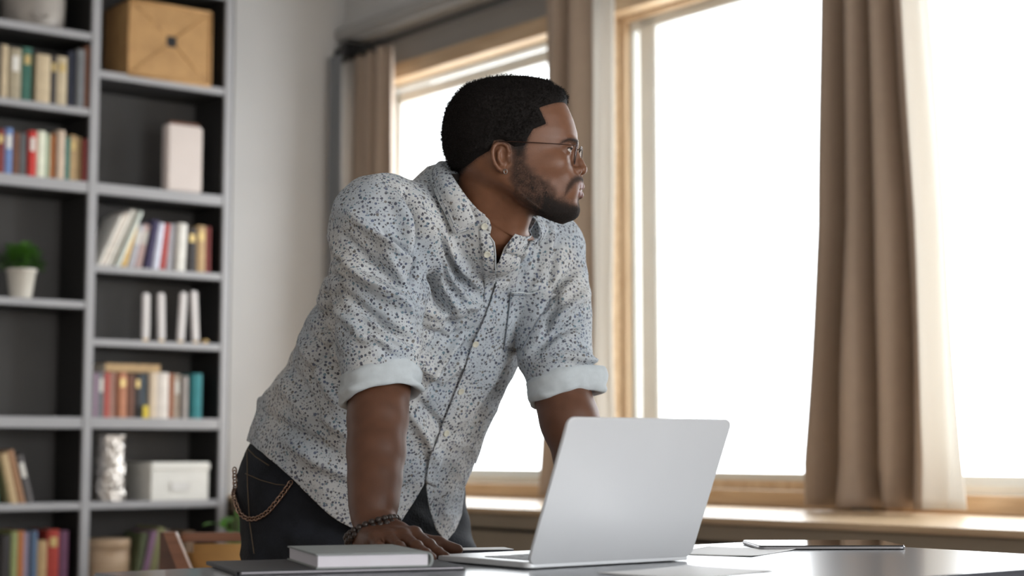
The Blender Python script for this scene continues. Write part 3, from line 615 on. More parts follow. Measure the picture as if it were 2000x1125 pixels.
# ============================================================ the man
def smin(a, b, k):
    h = np.maximum(k - np.abs(a - b), 0) / k; return np.minimum(a, b) - h * h * k * .25
def smax(a, b, k): return -smin(-a, -b, k)
class Grid:
    def __init__(s, lo, hi, h):
        s.lo = np.array(lo, float); s.h = h; s.n = [int(math.ceil((b - a) / h)) + 1 for a, b in zip(lo, hi)]
        s.ax = [(s.lo[i] + h * np.arange(s.n[i])).astype(np.float32) for i in range(3)]
        s.F = np.full(s.n, 10 * h * 10, np.float32)
    def sub(s, lo, hi):
        sl = []; 
        for i in range(3):
            a = int(max(0, math.floor((lo[i] - s.lo[i]) / s.h))); b = int(min(s.n[i], math.ceil((hi[i] - s.lo[i]) / s.h) + 1)); sl.append(slice(a, max(a, b)))
        X = s.ax[0][sl[0]][:, None, None]; Y = s.ax[1][sl[1]][None, :, None]; Z = s.ax[2][sl[2]][None, None, :]
        return tuple(sl), X, Y, Z
    def op(s, fn, lo, hi, k=0.0, mode='u', pad=None):
        pad = (k * 1.2 + 5 * s.h) if pad is None else pad
        sl, X, Y, Z = s.sub([a - pad for a in lo], [a + pad for a in hi]); d = fn(X, Y, Z); f = s.F[sl]
        if mode == 'u': s.F[sl] = smin(f, d, k) if k > 0 else np.minimum(f, d)
        else: s.F[sl] = smax(f, -d, k) if k > 0 else np.maximum(f, -d)
    def ell(s, c, r, k=0.0, mode='u', M=None):
        def fn(X, Y, Z):
            x, y, z = X - c[0], Y - c[1], Z - c[2]
            if M is not None: x, y, z = (M[0][0] * x + M[0][1] * y + M[0][2] * z, M[1][0] * x + M[1][1] * y + M[1][2] * z, M[2][0] * x + M[2][1] * y + M[2][2] * z)
            q = np.sqrt((x / r[0]) ** 2 + (y / r[1]) ** 2 + (z / r[2]) ** 2); return (q - 1) * min(r)
        m = max(r) if M is not None else None
        rr = [m] * 3 if m else r
        s.op(fn, [c[i] - rr[i] for i in range(3)], [c[i] + rr[i] for i in range(3)], k, mode)
    def cone(s, a, b, ra, rb, k=0.0, mode='u', sq=None):
        a = np.array(a, float); b = np.array(b, float); ab = b - a; l2 = float(ab @ ab)
        def fn(X, Y, Z):
            x, y, z = X - a[0], Y - a[1], Z - a[2]; t = np.clip((x * ab[0] + y * ab[1] + z * ab[2]) / l2, 0, 1)
            dx, dy, dz = x - t * ab[0], y - t * ab[1], z - t * ab[2]; e = dx * dx + dy * dy + dz * dz
            if sq is not None:
                nx, ny, nz, f = sq; q = dx * nx + dy * ny + dz * nz; e = e + (f * f - 1) * q * q
            return np.sqrt(e) - (ra + (rb - ra) * t)
        m = max(ra, rb); s.op(fn, [min(a[i], b[i]) - m for i in range(3)], [max(a[i], b[i]) + m for i in range(3)], k, mode)
    def chain(s, P, r, k=0.0, mode='u', sq=None):
        for i in range(len(P) - 1): s.cone(P[i], P[i + 1], r[i], r[i + 1], k, mode, sq)
    def nets(s):
        F = s.F; I = F < 0; nx, ny, nz = F.shape
        c = I[:-1, :-1, :-1].astype(np.int8)
        for dx in (0, 1):
            for dy in (0, 1):
                for dz in (0, 1):
                    if dx + dy + dz: c = c + I[dx:nx - 1 + dx, dy:ny - 1 + dy, dz:nz - 1 + dz]
        cells = np.argwhere((c > 0) & (c < 8)); idx = np.full((nx - 1, ny - 1, nz - 1), -1, np.int32); idx[tuple(cells.T)] = np.arange(len(cells))
        acc = np.zeros((len(cells), 3)); cnt = np.zeros(len(cells)); cr = [(i, j, k) for i in (0, 1) for j in (0, 1) for k in (0, 1)]
        for a in cr:
            for ax in range(3):
                if a[ax]: continue
                b = list(a); b[ax] = 1
                fa = F[cells[:, 0] + a[0], cells[:, 1] + a[1], cells[:, 2] + a[2]]; fb = F[cells[:, 0] + b[0], cells[:, 1] + b[1], cells[:, 2] + b[2]]
                m = (fa < 0) != (fb < 0); t = np.where(m, fa / np.where(m, fa - fb, 1), 0)
                p = np.tile(np.array(a, float), (len(cells), 1)); p[:, ax] = t; acc += p * m[:, None]; cnt += m
        V = s.lo + s.h * (cells + acc / cnt[:, None]); Q = []
        for ax in range(3):
            o1, o2 = (ax + 1) % 3, (ax + 2) % 3; sa = [slice(None)] * 3; sb = [slice(None)] * 3; sa[ax] = slice(0, -1); sb[ax] = slice(1, None)
            A = I[tuple(sa)]; B = I[tuple(sb)]; E = np.argwhere(A != B); E = E[(E[:, o1] > 0) & (E[:, o2] > 0) & (E[:, o1] < F.shape[o1] - 1) & (E[:, o2] < F.shape[o2] - 1)]
            fl = A[tuple(E.T)]; u = np.zeros(3, int); w_ = np.zeros(3, int); u[o1] = 1; w_[o2] = 1
            q = np.stack([idx[tuple((E - u - w_).T)], idx[tuple((E - w_).T)], idx[tuple(E.T)], idx[tuple((E - u).T)]], 1)
            q[~fl] = q[~fl][:, ::-1]; Q.append(q)
        return V, np.concatenate(Q)
def relax(V, Q, it, lam=.5):
    for _ in range(it):
        S = np.zeros_like(V); n_ = np.zeros(len(V))
        for k in range(Q.shape[1]):
            a = Q[:, k]; b = Q[:, (k + 1) % Q.shape[1]]
            for d in range(3): S[:, d] += np.bincount(a, V[b, d], len(V)) + np.bincount(b, V[a, d], len(V))
            n_ += np.bincount(a, minlength=len(V)) + np.bincount(b, minlength=len(V))
        V = V + lam * (S / np.maximum(n_, 1)[:, None] - V)
    return V
def vnormals(V, Q):
    N = np.cross(V[Q[:, 2]] - V[Q[:, 0]], V[Q[:, 3]] - V[Q[:, 1]]); R_ = np.zeros_like(V)
    for k in range(4):
        for d in range(3): R_[:, d] += np.bincount(Q[:, k], N[:, d], len(V))
    return R_ / np.maximum(np.linalg.norm(R_, axis=1), 1e-12)[:, None]
def clip_mesh(V, faces, s):
    V = [tuple(v) for v in V]; out = []; cache = {}
    pos = s > 0
    def cut(a, b):
        k = (min(a, b), max(a, b))
        if k not in cache:
            t = s[a] / (s[a] - s[b]); t = min(max(t, .02), .98); cache[k] = len(V); V.append(tuple(V[a][i] + (V[b][i] - V[a][i]) * t for i in range(3)))
        return cache[k]
    for f in faces:
        c = [bool(pos[i]) for i in f]
        if all(c): out.append(tuple(int(i) for i in f)); continue
        if not any(c): continue
        g = []
        for i in range(len(f)):
            a, b = int(f[i]), int(f[(i + 1) % len(f)])
            if pos[a]: g.append(a)
            if pos[a] != pos[b]: g.append(cut(a, b))
        if len(g) >= 3: out.append(tuple(g))
    used = sorted({i for f in out for i in f}); mp = {u: i for i, u in enumerate(used)}
    return np.array([V[u] for u in used]), [tuple(mp[i] for i in f) for f in out]
def poly_sdf(px, py, P):
    """signed distance (negative inside) to a polygon in the profile plane"""
    P = np.array(P, float); n_ = len(P); d = np.full(np.broadcast(px, py).shape, 1e9); ins = np.zeros(d.shape, bool)
    for i in range(n_):
        a, b = P[i], P[(i + 1) % n_]; e = b - a; wx, wy = px - a[0], py - a[1]
        t = np.clip((wx * e[0] + wy * e[1]) / (e @ e), 0, 1); d = np.minimum(d, (wx - e[0] * t) ** 2 + (wy - e[1] * t) ** 2)
        c = ((a[1] <= py) & (b[1] > py)) | ((b[1] <= py) & (a[1] > py)); 
        xx = a[0] + (py - a[1]) / (e[1] if abs(e[1]) > 1e-9 else 1e-9) * e[0]; ins ^= c & (px < xx)
    return np.where(ins, -1, 1) * np.sqrt(d)
def line_d(px, py, P):
    P = np.array(P, float); d = np.full(px.shape, 1e9); tt = np.zeros(px.shape)
    L = np.concatenate([[0], np.cumsum(np.linalg.norm(np.diff(P, axis=0), axis=1))])
    for i in range(len(P) - 1):
        a, b = P[i], P[i + 1]; e = b - a; wx, wy = px - a[0], py - a[1]; t = np.clip((wx * e[0] + wy * e[1]) / (e @ e), 0, 1)
        q = (wx - e[0] * t) ** 2 + (wy - e[1] * t) ** 2; m = q < d; d = np.where(m, q, d); tt = np.where(m, (L[i] + t * (L[i + 1] - L[i])) / L[-1], tt)
    return np.sqrt(d), tt
def gs(x, s): return np.exp(-(x / s) ** 2)
man = thing('person', 'man in a pale floral shirt and dark jeans, leaning on the desk', 'person', (-.33, 3.2, 0))
ORI = Vector(man.location)
def pm(name, V, Fc, m, parent=None, smooth=True):
    """mesh given in world coordinates, parented under the man (all his parts share his origin)"""
    o = mesh(name, [Vector(v) - ORI for v in V], Fc, m, parent or man, smooth); return o
# ---------------- key points
YAW = math.radians(6); HD = 2.78; SC = HD / F_PX
HC = at(1000, 300, HD)
def H2W(V):      # head units (photo pixels at the head's distance; v = away from the camera) to metres
    V = np.asarray(V, float); ps = YAW * np.clip((475 - V[:, 2]) / 42, 0, 1); dx = V[:, 0] - 1000; cs, sn = np.cos(ps), np.sin(ps); X1 = dx * cs + V[:, 1] * sn; Y1 = -dx * sn + V[:, 1] * cs
    return np.stack([HC.x + X1 * SC, HC.y + Y1 * SC, HC.z - (V[:, 2] - 300) * SC], 1)
C0 = at(690, 965, 3.17); C1 = at(925, 395, 2.885)
AXV = (C1 - C0); AXL = AXV.length; AX = AXV.normalized(); LT = BX.copy(); LT = (LT - AX * LT.dot(AX)).normalized(); NF = LT.cross(AX).normalized()
if NF.dot(-WY) < 0: NF = -NF
SR = at(742, 446, 2.79); ER = at(742, 752, 2.73); WR = Vector((-.212, 2.605, .805))
SLj = at(1060, 494, 3.01); EL = at(1092, 752, 2.96); WL = at(1166, 1005, 2.885)
# ---------------- shirt volume (metres)
top = [(953, 427, 2.778), (930, 406, 2.758), (909, 382, 2.748), (888, 352, 2.757), (874, 330, 2.780), (868, 319, 2.815), (880, 318, 2.858), (915, 335, 2.890), (960, 365, 2.900), (1005, 398, 2.890), (1036, 421, 2.868), (1049, 433, 2.838)]
_r = np.array([tuple(at(*q)) for q in top]); _c = _r.mean(0); _n = np.linalg.svd(_r - _c)[2][2]; ND = Vector(_n if _n[2] > 0 else -_n); NB = Vector(_c) - ND * .006
def torso_field(Ts, grow=0.0):
    Ts = np.array(Ts)
    def fn(X, Y, Z):
        x, y, z = X - C0.x, Y - C0.y, Z - C0.z; t = x * AX.x + y * AX.y + z * AX.z; l = x * LT.x + y * LT.y + z * LT.z; d = x * NF.x + y * NF.y + z * NF.z
        A = np.interp(t, Ts[:, 0], Ts[:, 1]) + grow; Bf = np.interp(t, Ts[:, 0], Ts[:, 2]) + grow; Bb = np.interp(t, Ts[:, 0], Ts[:, 3]) + grow; lo_ = np.interp(t, Ts[:, 0], Ts[:, 4])
        l = l - lo_; B = np.where(d > 0, Bf, Bb); q = (np.abs(l / A) ** 2.25 + np.abs(d / B) ** 2.25) ** (1 / 2.25)
        return np.maximum((q - 1) * np.minimum(A, B), np.maximum(Ts[0, 0] - t, t - Ts[-1, 0]))
    return fn
TS = [(-.20, .17, .14, .05, 0), (-.10, .19, .155, .13, 0), (0, .200, .16, .194, 0), (.12, .198, .155, .200, 0), (.25, .192, .145, .176, 0), (.36, .200, .135, .146, 0), (.46, .200, .122, .135, 0), (.54, .170, .10, .12, 0), (.60, .125, .085, .095, 0), (.66, .085, .075, .075, 0)]
gsx = Grid((-.60, 2.52, .62), (.27, 3.46, 1.44), .0042)
gsx.op(torso_field(TS), (-.60, 2.52, .62), (.27, 3.46, 1.44), 0)
HPc = C0 + Vector((0, 0, 0))
def hips(X, Y, Z, grow=0.0):
    x, y = X - C0.x, Y - C0.y; l = x * BX.x + y * BX.y; d = x * (-WY.x) + y * (-WY.y)
    A = np.interp(Z.ravel(), [.5, .72, .85, 1.0], [.20, .20, .19, .16])[None, None, :] + grow; B = np.where(d > 0, .150, .188) + grow
    q = (np.abs(l / A) ** 2.2 + np.abs(d / B) ** 2.2) ** (1 / 2.2); return np.maximum((q - 1) * np.minimum(A, B), Z - 1.0)
gsx.op(hips, (-.60, 2.80, .62), (.1, 3.46, 1.05), .06)
nb_ = C0 + AX * AXL * .93
gsx.chain([nb_ + Vector((-.02, 0, -.01)), SR + Vector((.012, 0, .0))], [.072, .074], k=.05)
gsx.chain([nb_ + Vector((.02, 0, -.03)), SLj + Vector((-.01, 0, .0))], [.070, .074], k=.05)
_a, _b, _c1, _d1 = [tuple(v) for v in H2W([(962, 4, 330), (938, 66, 452), (1010, 4, 380), (972, 56, 475)])]
gsx.cone(_a, _b, 64 * SC + .0095, 68 * SC + .0095, k=.03); gsx.cone(_c1, _d1, 40 * SC + .0095, 44 * SC + .0095, k=.02)
# chest mass at the armpits
gsx.cone(SR, SR + (ER - SR) * .30, .086, .081, k=.026); gsx.chain([SR + (ER - SR) * .30, SR + (ER - SR) * .7, ER + (ER - SR) * .12], [.081, .069, .057], k=.009)
gsx.cone(SLj, SLj + (EL - SLj) * .35, .074, .069, k=.026); gsx.chain([SLj + (EL - SLj) * .35, SLj + (EL - SLj) * .75, EL + (EL - SLj) * .12], [.069, .061, .053], k=.009)
# ---------------- head, neck and chest in head units (X = photo x, Y = depth, Z = photo y)
lv = np.array([[160, 1000, 985, 3, 990], [166, 1022, 962, 22, 990], [170, 1046, 942, 38, 988], [178, 1072, 918, 56, 982], [190, 1096, 900, 71, 975], [207, 1110, 884, 82, 968], [235, 1122, 874, 89, 962],
    [262, 1129.5, 872, 92, 960], [280, 1130, 874, 92, 962], [292, 1126, 877, 90, 965], [302, 1121, 880, 88, 968], [320, 1119, 890, 84, 975], [345, 1121, 915, 79, 990], [365, 1125, 950, 74, 1005],
    [385, 1125, 990, 69, 1022], [400, 1123, 1018, 62, 1036], [413, 1129, 1040, 53, 1055], [426, 1124, 1062, 40, 1074], [435, 1110, 1082, 22, 1092], [440, 1101, 1096, 3, 1098]])
hv_ = np.array([[146, 1010, 990, 3, 1000], [150, 1030, 962, 26, 1000], [153, 1052, 944, 42, 998], [160, 1082, 922, 62, 990], [170, 1099, 905, 78, 980], [187, 1113, 888, 92, 970], [200, 1113, 878, 98, 966], [215, 1112, 870, 101, 962], [235, 1100, 865, 102, 960],
    [262, 1090, 862, 102, 958], [285, 1080, 864, 100, 955], [305, 1060, 869, 97, 955], [325, 1045, 878, 92, 958], [345, 1030, 886, 84, 960], [360, 1020, 896, 70, 960]])
def table(T, sg=3.0):
    z = np.arange(T[0, 0] - 12, T[-1, 0] + 13, .5); kx = np.arange(-16, 17) * .5; kr = np.exp(-(kx / sg) ** 2); kr /= kr.sum(); o = []
    for c in range(1, 5):
        y = np.interp(z, T[:, 0], T[:, c]); o.append(np.convolve(np.pad(y, 16, mode='edge'), kr, 'valid'))
    return z, o
def level_field(T, nf=2.35):
    z, (Fr, Bk, Wd, Xc) = table(T)
    def fn(X, Y, Z):
        zz = Z.ravel(); f, b, w_, c = [np.interp(zz, z, a)[None, None, :] for a in (Fr, Bk, Wd, Xc)]
        dx = X - c; a = np.where(dx > 0, np.maximum(f - c, 1.5), np.maximum(c - b, 1.5)); w_ = np.maximum(w_, 1.5)
        q = (np.abs(dx / a) ** nf + np.abs(Y / w_) ** nf) ** (1 / nf); d = (q - 1) * np.minimum(a, w_)
        out = np.maximum(T[0, 0] - Z, Z - T[-1, 0]); return np.maximum(d, out) + 0 * X
    return fn
hg = Grid((862, -102, 156), (1158, 150, 590), 1.7)
skull = level_field(lv); hg.op(skull, (862, -100, 156), (1140, 100, 442), 0)
def sym(fn, c, *a, **k):
    for sg in (-1, 1): cc = list(c); cc[1] = c[1] * sg; fn(cc, *a, **k)
sym(hg.ell, (1118, 20, 283), (9, 22, 7), k=9)             # brow
sym(hg.ell, (1082, 48, 330), (28, 20, 20), k=24)          # cheekbone
hg.ell((1113, 0, 368), (22, 38, 30), k=20); hg.ell((1126, 0, 357), (13, 22, 13), k=9)                # muzzle
hg.ell((1113, 0, 416), (18, 26, 18), k=12)                # chin
sym(hg.ell, (1040, 48, 392), (26, 18, 20), k=16)          # jaw
sym(hg.ell, (1131, 35, 299), (15, 18, 11), k=8, mode='s') # socket
sym(hg.ell, (1107, 37, 302), (15, 17, 13), k=4)         # lids
sym(hg.ell, (1117, 37, 296), (6.5, 15, 4), k=3)
sym(hg.ell, (1123, 38, 302.5), (13, 16, 4.4), k=1.5, mode='s')
hg.chain([(1122, 0, 290), (1127, 0, 308), (1134.5, 0, 322), (1139.5, 0, 333)], [6.5, 6, 7, 9.0], k=7)  # nose
hg.ell((1138, 0, 336), (9.5, 12, 9), k=4); hg.cone((1115, 0, 294), (1122, 0, 338), 9, 13, k=4)
sym(hg.ell, (1128.5, 15, 339.5), (11, 8, 8.5), k=3)
sym(hg.ell, (1133, 8.5, 347.5), (7, 3.6, 3.4), k=2, mode='s')
hg.cone((1130, 0, 348), (1134, 0, 358), 5, 6, k=5)        # philtrum
hg.chain([(1121, -25, 376), (1132, -12, 369.5), (1136.5, 0, 368), (1132, 12, 369.5), (1121, 25, 376)], [3, 5.6, 6.4, 5.6, 3], k=3)
hg.chain([(1120, -23, 379), (1130, -11, 383.5), (1134, 0, 384.5), (1130, 11, 383.5), (1120, 23, 379)], [3, 6.2, 7.2, 6.2, 3], k=3)
hg.chain([(1122, -26, 377.5), (1139, -10, 376.3), (1143, 0, 376.2), (1139, 10, 376.3), (1122, 26, 377.5)], [1.5, 1.9, 1.9, 1.9, 1.5], k=1.5, mode='s')
# neck and chest
hg.cone((962, 4, 330), (938, 66, 452), 64, 68, k=26); hg.cone((1010, 4, 380), (972, 56, 475), 40, 44, k=22)
hg.cone((985, -20, 345), (1000, 20, 478), 14, 11, k=14)     # sternomastoid
hg.ell((955, 100, 560), (150, 130, 130), k=24)
hg.cone((890, 60, 460), (840, 60, 500), 50, 40, k=24)
# ears
for sg in (-1, 1):
    b = 80 * sg; o_ = 92 * sg; e = 4 * sg
    hg.ell((989, 82 * sg, 322), (15, 7, 26), k=4, M=[[1, .1 * sg, .12], [-.1 * sg, 1, 0], [-.12, 0, 1]])
    hx_ = [(999, 84, 322), (1003, 87, 311), (1000, 89, 301), (992, 91, 295.5), (982, 93, 296), (975, 95, 302), (972, 95, 313), (973, 94, 325), (977, 92, 336), (983, 89, 344), (990, 86, 349)]
    hg.chain([(x, y * sg, z) for x, y, z in hx_], [3.2, 3.4, 3.5, 3.6, 3.8, 3.9, 3.9, 3.8, 3.6, 3.6, 4.4], k=2)
    hg.ell((993, 85.5 * sg, 347), (6.5, 4.5, 7.5), k=3)
    hg.ell((992, 93 * sg, 321), (9, 8.5, 15), k=2.5, mode='s')
    hg.chain([(x, y * sg, z) for x, y, z in [(988, 86, 303), (983, 87.5, 313), (983, 87.5, 325), (988, 86.5, 335)]], [2.6, 3.0, 3.0, 2.8], k=2.5)
    hg.ell((1003, 84 * sg, 327), (4, 5, 6), k=2.5)
def sample(g, P):
    q = (P - g.lo) / g.h; q = np.clip(q, 0, np.array(g.n) - 1.001); i = q.astype(int); f = q - i; o = 0
    for a in (0, 1):
        for b in (0, 1):
            for c_ in (0, 1): o = o + g.F[i[..., 0] + a, i[..., 1] + b, i[..., 2] + c_] * (f[..., 0] if a else 1 - f[..., 0]) * (f[..., 1] if b else 1 - f[..., 1]) * (f[..., 2] if c_ else 1 - f[..., 2])
    return o
k0 = int((372 - hg.lo[2]) / hg.h); X, Y, Z = np.meshgrid(hg.ax[0], hg.ax[1], hg.ax[2][k0:], indexing='ij')
sd = sample(gsx, H2W(np.stack([X.ravel(), Y.ravel(), Z.ravel()], 1))).reshape(X.shape) / SC + 11 - np.clip((X - 1040) / 10, 0, 1) * np.clip((452 - Z) / 10, 0, 1) * 90
hw = (H2W(np.stack([X.ravel(), Y.ravel(), Z.ravel()], 1)) - np.array(NB)) @ np.array(ND); sd = sd - np.clip((hw.reshape(X.shape) + .010) / .010, 0, 1) * 90 + np.clip((Z - 480) / 30, 0, 1) * 22 + np.clip((X - 1000) / 30, 0, 1) * 16
hg.F[:, :, k0:] = smax(hg.F[:, :, k0:], sd.astype(np.float32), 5); hg.F[0] = hg.F[-1] = 5; hg.F[:, :, -1] = 5; hg.F[:, 0] = 5; hg.F[:, -1] = 5
Vh, Qh = hg.nets(); Vh = relax(Vh, Qh, 2, .4)
# colour masks in head units
x_, v_, w_ = Vh[:, 0], Vh[:, 1], Vh[:, 2]; av = np.abs(v_)
nz1 = np.array([noise.noise(Vector((a, b, c)) * .8) for a, b, c in Vh]); nz2 = np.array([noise.noise(Vector((a, b, c)) * .08) for a, b, c in Vh])
SKIN = np.array([.168, .072, .037]); BEARD = np.array([.013, .009, .0075]); LIP = np.array([.17, .078, .066])
def mask(P, soft, nz=0): return 1 / (1 + np.exp(np.clip((poly_sdf(x_, w_, P) + nz) / soft, -30, 30)))
m_b = mask([(1010, 300), (1034, 296), (1038, 330), (1050, 348), (1076, 364), (1090, 382), (1092, 396), (1108, 400), (1118, 404), (1142, 404), (1142, 445), (1060, 452), (1040, 425), (1012, 396), (1002, 360)], 3.0, nz1 * 5 + nz2 * 6)
dens = np.clip(.78 + .45 * np.clip((x_ - 1045) / 40, 0, 1) * np.clip((w_ - 385) / 22, 0, 1) + nz1 * .35 + nz2 * .3 + .2 * np.clip((330 - w_) / 20, 0, 1), .15, 1) 
m_m = mask([(1108, 392), (1112, 372), (1122, 357), (1131, 350), (1150, 350), (1150, 359), (1137, 361), (1128, 366.5), (1119, 380)], 1.6, nz1 * 2) * (av < 52) * (.97 - .5 * gs(av, 4) * 0)
m_s = mask([(1128, 392), (1140, 390), (1140, 404), (1130, 406)], 1.5, nz1 * 2) * gs(av, 12)
beard = np.clip(m_b * dens + m_m * .95 + m_s * .9, 0, 1)
m_e = mask([(1098, 294), (1103, 287), (1114, 280.5), (1136, 277), (1136, 284.5), (1116, 286.5), (1106, 290)], 1.2, nz1 * 1.4) * (av > 9)
m_h = mask([(1108, 203), (1090, 211), (1061, 224), (1075, 256), (1050, 268), (1037, 298), (1030, 308), (1010, 306), (1005, 298), (975, 292), (966, 310), (942, 322), (906, 344), (884, 348), (830, 346), (840, 120), (1130, 120)], 2.0, nz1 * 4)
lipm = np.clip(1 - (np.minimum(np.hypot((x_ - 1138) / 13, (w_ - 368) / 6.8), np.hypot((x_ - 1137) / 13, (w_ - 384) / 7.6)) - .75) * 4, 0, 1) * (av < 25) * (x_ > 1121)
col = SKIN[None] * (1 + .10 * nz2 + .05 * nz1)[:, None]
def blend(col, m, c): return col * (1 - m[:, None]) + np.asarray(c)[None] * m[:, None]
col = blend(col, beard, BEARD); col = blend(col, lipm * (1 - .5 * m_m), LIP); col = blend(col, np.clip(np.maximum(m_e, m_h * .96), 0, 1), (.010, .008, .0075))
# beard relief
Nh = vnormals(Vh, Qh); Vh = Vh + Nh * (np.clip(beard - .45, 0, 1) * (1.6 + 2.2 * nz1) * (m_b + m_s > .4))[:, None]
Vh_w = H2W(Vh); Qh = Qh  # orientation: two axes flip sign handled below
# ---------------- arms and hands (metres)
def hand(g, W, f, t, tips, knz, thumb, k=.006):
    """W wrist, f finger direction, t thumb side, flat on the desk; tips: per finger (length, sideways spread)"""
    up = Vector((0, 0, 1)); W = Vector(W); tz_ = TZ
    def P(a, b, z): v = W + f * a + t * b; return (v.x, v.y, z)
    mc = [(.086, .027), (.090, .006), (.085, -.015), (.077, -.034)]; lens = [(.044, .026, .020), (.048, .030, .021), (.045, .028, .020), (.034, .021, .018)]
    rad = [(.0105, .0092, .0082, .0070), (.0105, .0092, .0082, .0070), (.0100, .0088, .0078, .0066), (.0090, .0078, .0070, .0060)]
    zk = tz_ + knz
    for i in range(4):
        a0, b0 = mc[i]; sp = tips[i]; L1, L2, L3 = lens[i]; ca, sa = math.cos(sp), math.sin(sp)
        zs = [zk - .002 * i, tz_ + .0215 - .001 * i, tz_ + .0120, tz_ + .0078]
        ds = [0]
        for Ls, dz in zip((L1, L2, L3), (zs[0] - zs[1], zs[1] - zs[2], zs[2] - zs[3])): ds.append(ds[-1] + math.sqrt(max(Ls * Ls - dz * dz, 1e-6)))
        pts = [P(a0 + d * ca, b0 + d * sa, z) for d, z in zip(ds, zs)]
        g.cone(P(.012, b0 * .55, W.z - .004), pts[0], .015, rad[i][0] + .001, k=.010)
        g.chain(pts, rad[i], k=.003)
        g.ell(pts[0], (rad[i][0] + .0012,) * 3, k=.006); g.ell(pts[1], (rad[i][1] + .0008,) * 3, k=.004); g.ell(pts[2], (rad[i][2] + .0003,) * 3, k=.003)
    g.ell(P(.045, .0, (W.z + zk) / 2 - .009), (.036, .036, .013), k=.014)
    g.cone(P(.01, -.022, tz_ + .020), P(.06, -.030, tz_ + .014), .014, .012, k=.012)       # heel, little-finger side
    th = [P(*q) for q in thumb]; g.chain(th, [.017, .0135, .0108, .0085], k=.008); g.ell(th[2], (.0112,) * 3, k=.004)
    return th
fR = Vector((.50, -.866, 0)).normalized(); tR = Vector((.866, .50, 0)).normalized()
ga = Grid((-.345, 2.36, .735), (-.03, 2.86, 1.18), .0023)
U_R = (SR + (ER - SR) * .75)
ga.chain([U_R, ER, ER + (WR - ER) * .25, ER + (WR - ER) * .5, ER + (WR - ER) * .72, ER + (WR - ER) * .88, WR], [.038, .0425, .0420, .0405, .0360, .0315, .0295], k=.02)
ga.cone(WR, WR + fR * .02 + Vector((0, 0, -.008)), .028, .024, k=.012, sq=(0, 0, 1, 1.25))
ga.cone(ER + Vector((-.004, .010, -.02)), ER + (WR - ER) * .88 + Vector((.0, .004, 0)), .038, .020, k=.035)
hand(ga, WR + Vector((0, 0, -.014)), fR, tR, [.10, .0, -.06, -.16], .036, [(.012, .018, TZ + .030), (.034, .052, TZ + .026), (.048, .088, TZ + .018), (.058, .116, TZ + .0095)])
ga.cone(WR + tR * .012 + fR * .0, WR + fR * .05 + tR * .02 + Vector((0, 0, -.012)), .012, .010, k=.012)
Va, Qa = ga.nets(); Va = relax(Va, Qa, 2, .4)
fL = Vector((.55, -.835, 0)).normalized(); tL = -Vector((.835, .55, 0)).normalized()
gb = Grid((.02, 2.62, .735), (.33, 3.08, 1.18), .0026)
U_L = SLj + (EL - SLj) * .78
gb.chain([U_L, EL, EL + (WL - EL) * .28, EL + (WL - EL) * .6, EL + (WL - EL) * .86, WL], [.036, .046, .047, .042, .033, .030], k=.02)
hand(gb, WL + Vector((0, 0, -.014)), fL, tL, [.06, .0, -.05, -.12], .036, [(.012, .016, TZ + .028), (.034, .036, TZ + .024), (.060, .046, TZ + .016), (.085, .050, TZ + .0095)])
gb.cone(EL + Vector((.010, 0, -.03)), EL + (WL - EL) * .85 + Vector((.004, 0, 0)), .036, .020, k=.03)
Vb, Qb = gb.nets(); Vb = relax(Vb, Qb, 2, .4)
# upper body under the shirt, so that the body is one continuous figure
gc = Grid((-.50, 2.60, .70), (.25, 3.42, 1.42), .012)
gc_off = 0; sp = [C0 + AX * (AXL * q) for q in (0, .3, .6, .85)]
for q, A_, B_ in ((.0, .13, .09), (.3, .125, .085), (.6, .14, .09), (.82, .13, .08)):
    c_ = C0 + AX * AXL * q; gc.chain([c_ - LT * (A_ - B_), c_ + LT * (A_ - B_)], [B_, B_], k=.08)
gc.chain([SR + Vector((.02, .02, -.01)), C0 + AX * AXL * .84, SLj + Vector((-.02, .0, -.01))], [.05, .06, .05], k=.05)
gc.cone(SR, U_R, .055, .038, k=.03); gc.cone(SLj, U_L, .055, .036, k=.03)
X, Y, Z = np.meshgrid(*gc.ax, indexing='ij'); sd = sample(gsx, np.stack([X.ravel(), Y.ravel(), Z.ravel()], 1)).reshape(X.shape); gc.F = np.maximum(gc.F, (sd + .026).astype(np.float32))
Vc, Qc = gc.nets(); Vc = relax(Vc, Qc, 2)
nzA = np.array([noise.noise(Vector(p) * 60) for p in Va]); nzB = np.array([noise.noise(Vector(p) * 60) for p in Vb])
colA = SKIN[None] * np.array([[.66, .64, .66]]) * (1 + .16 * nzA)[:, None]; colB = SKIN[None] * np.array([[.70, .68, .70]]) * (1 + .16 * nzB)[:, None]  # arms coloured darker than the lit face, shade put into the skin
V_ = np.concatenate([Vh_w, Va, Vb, Vc]); o1 = len(Vh); o2 = o1 + len(Va); o3 = o2 + len(Vb)
Q_ = np.concatenate([Qh, Qa + o1, Qb + o2, Qc + o3]); col_ = np.concatenate([col, colA, colB, np.tile(SKIN, (len(Vc), 1))])
rgh_ = np.full(len(col_), .46); rgh_[:len(Vh)] = .46 + .5 * np.clip(np.maximum(np.maximum(beard, m_e), m_h), 0, 1) - .02 * lipm
M_skin = mat('skin', (.2, .1, .06), .46, spec=.42, bump=.07, bscale=500); nt = M_skin.node_tree
at_ = nt.nodes.new('ShaderNodeAttribute'); at_.attribute_name = 'Col'; nt.links.new(at_.outputs['Color'], nt.nodes['Principled BSDF'].inputs['Base Color'])
nt.nodes['Principled BSDF'].inputs['Subsurface Weight'].default_value = .06; nt.nodes['Principled BSDF'].inputs['Subsurface Radius'].default_value = (.01, .004, .002)
nt.links.new(at_.outputs['Alpha'], nt.nodes['Principled BSDF'].inputs['Roughness'])
body = pm('body', V_, Q_, M_skin)
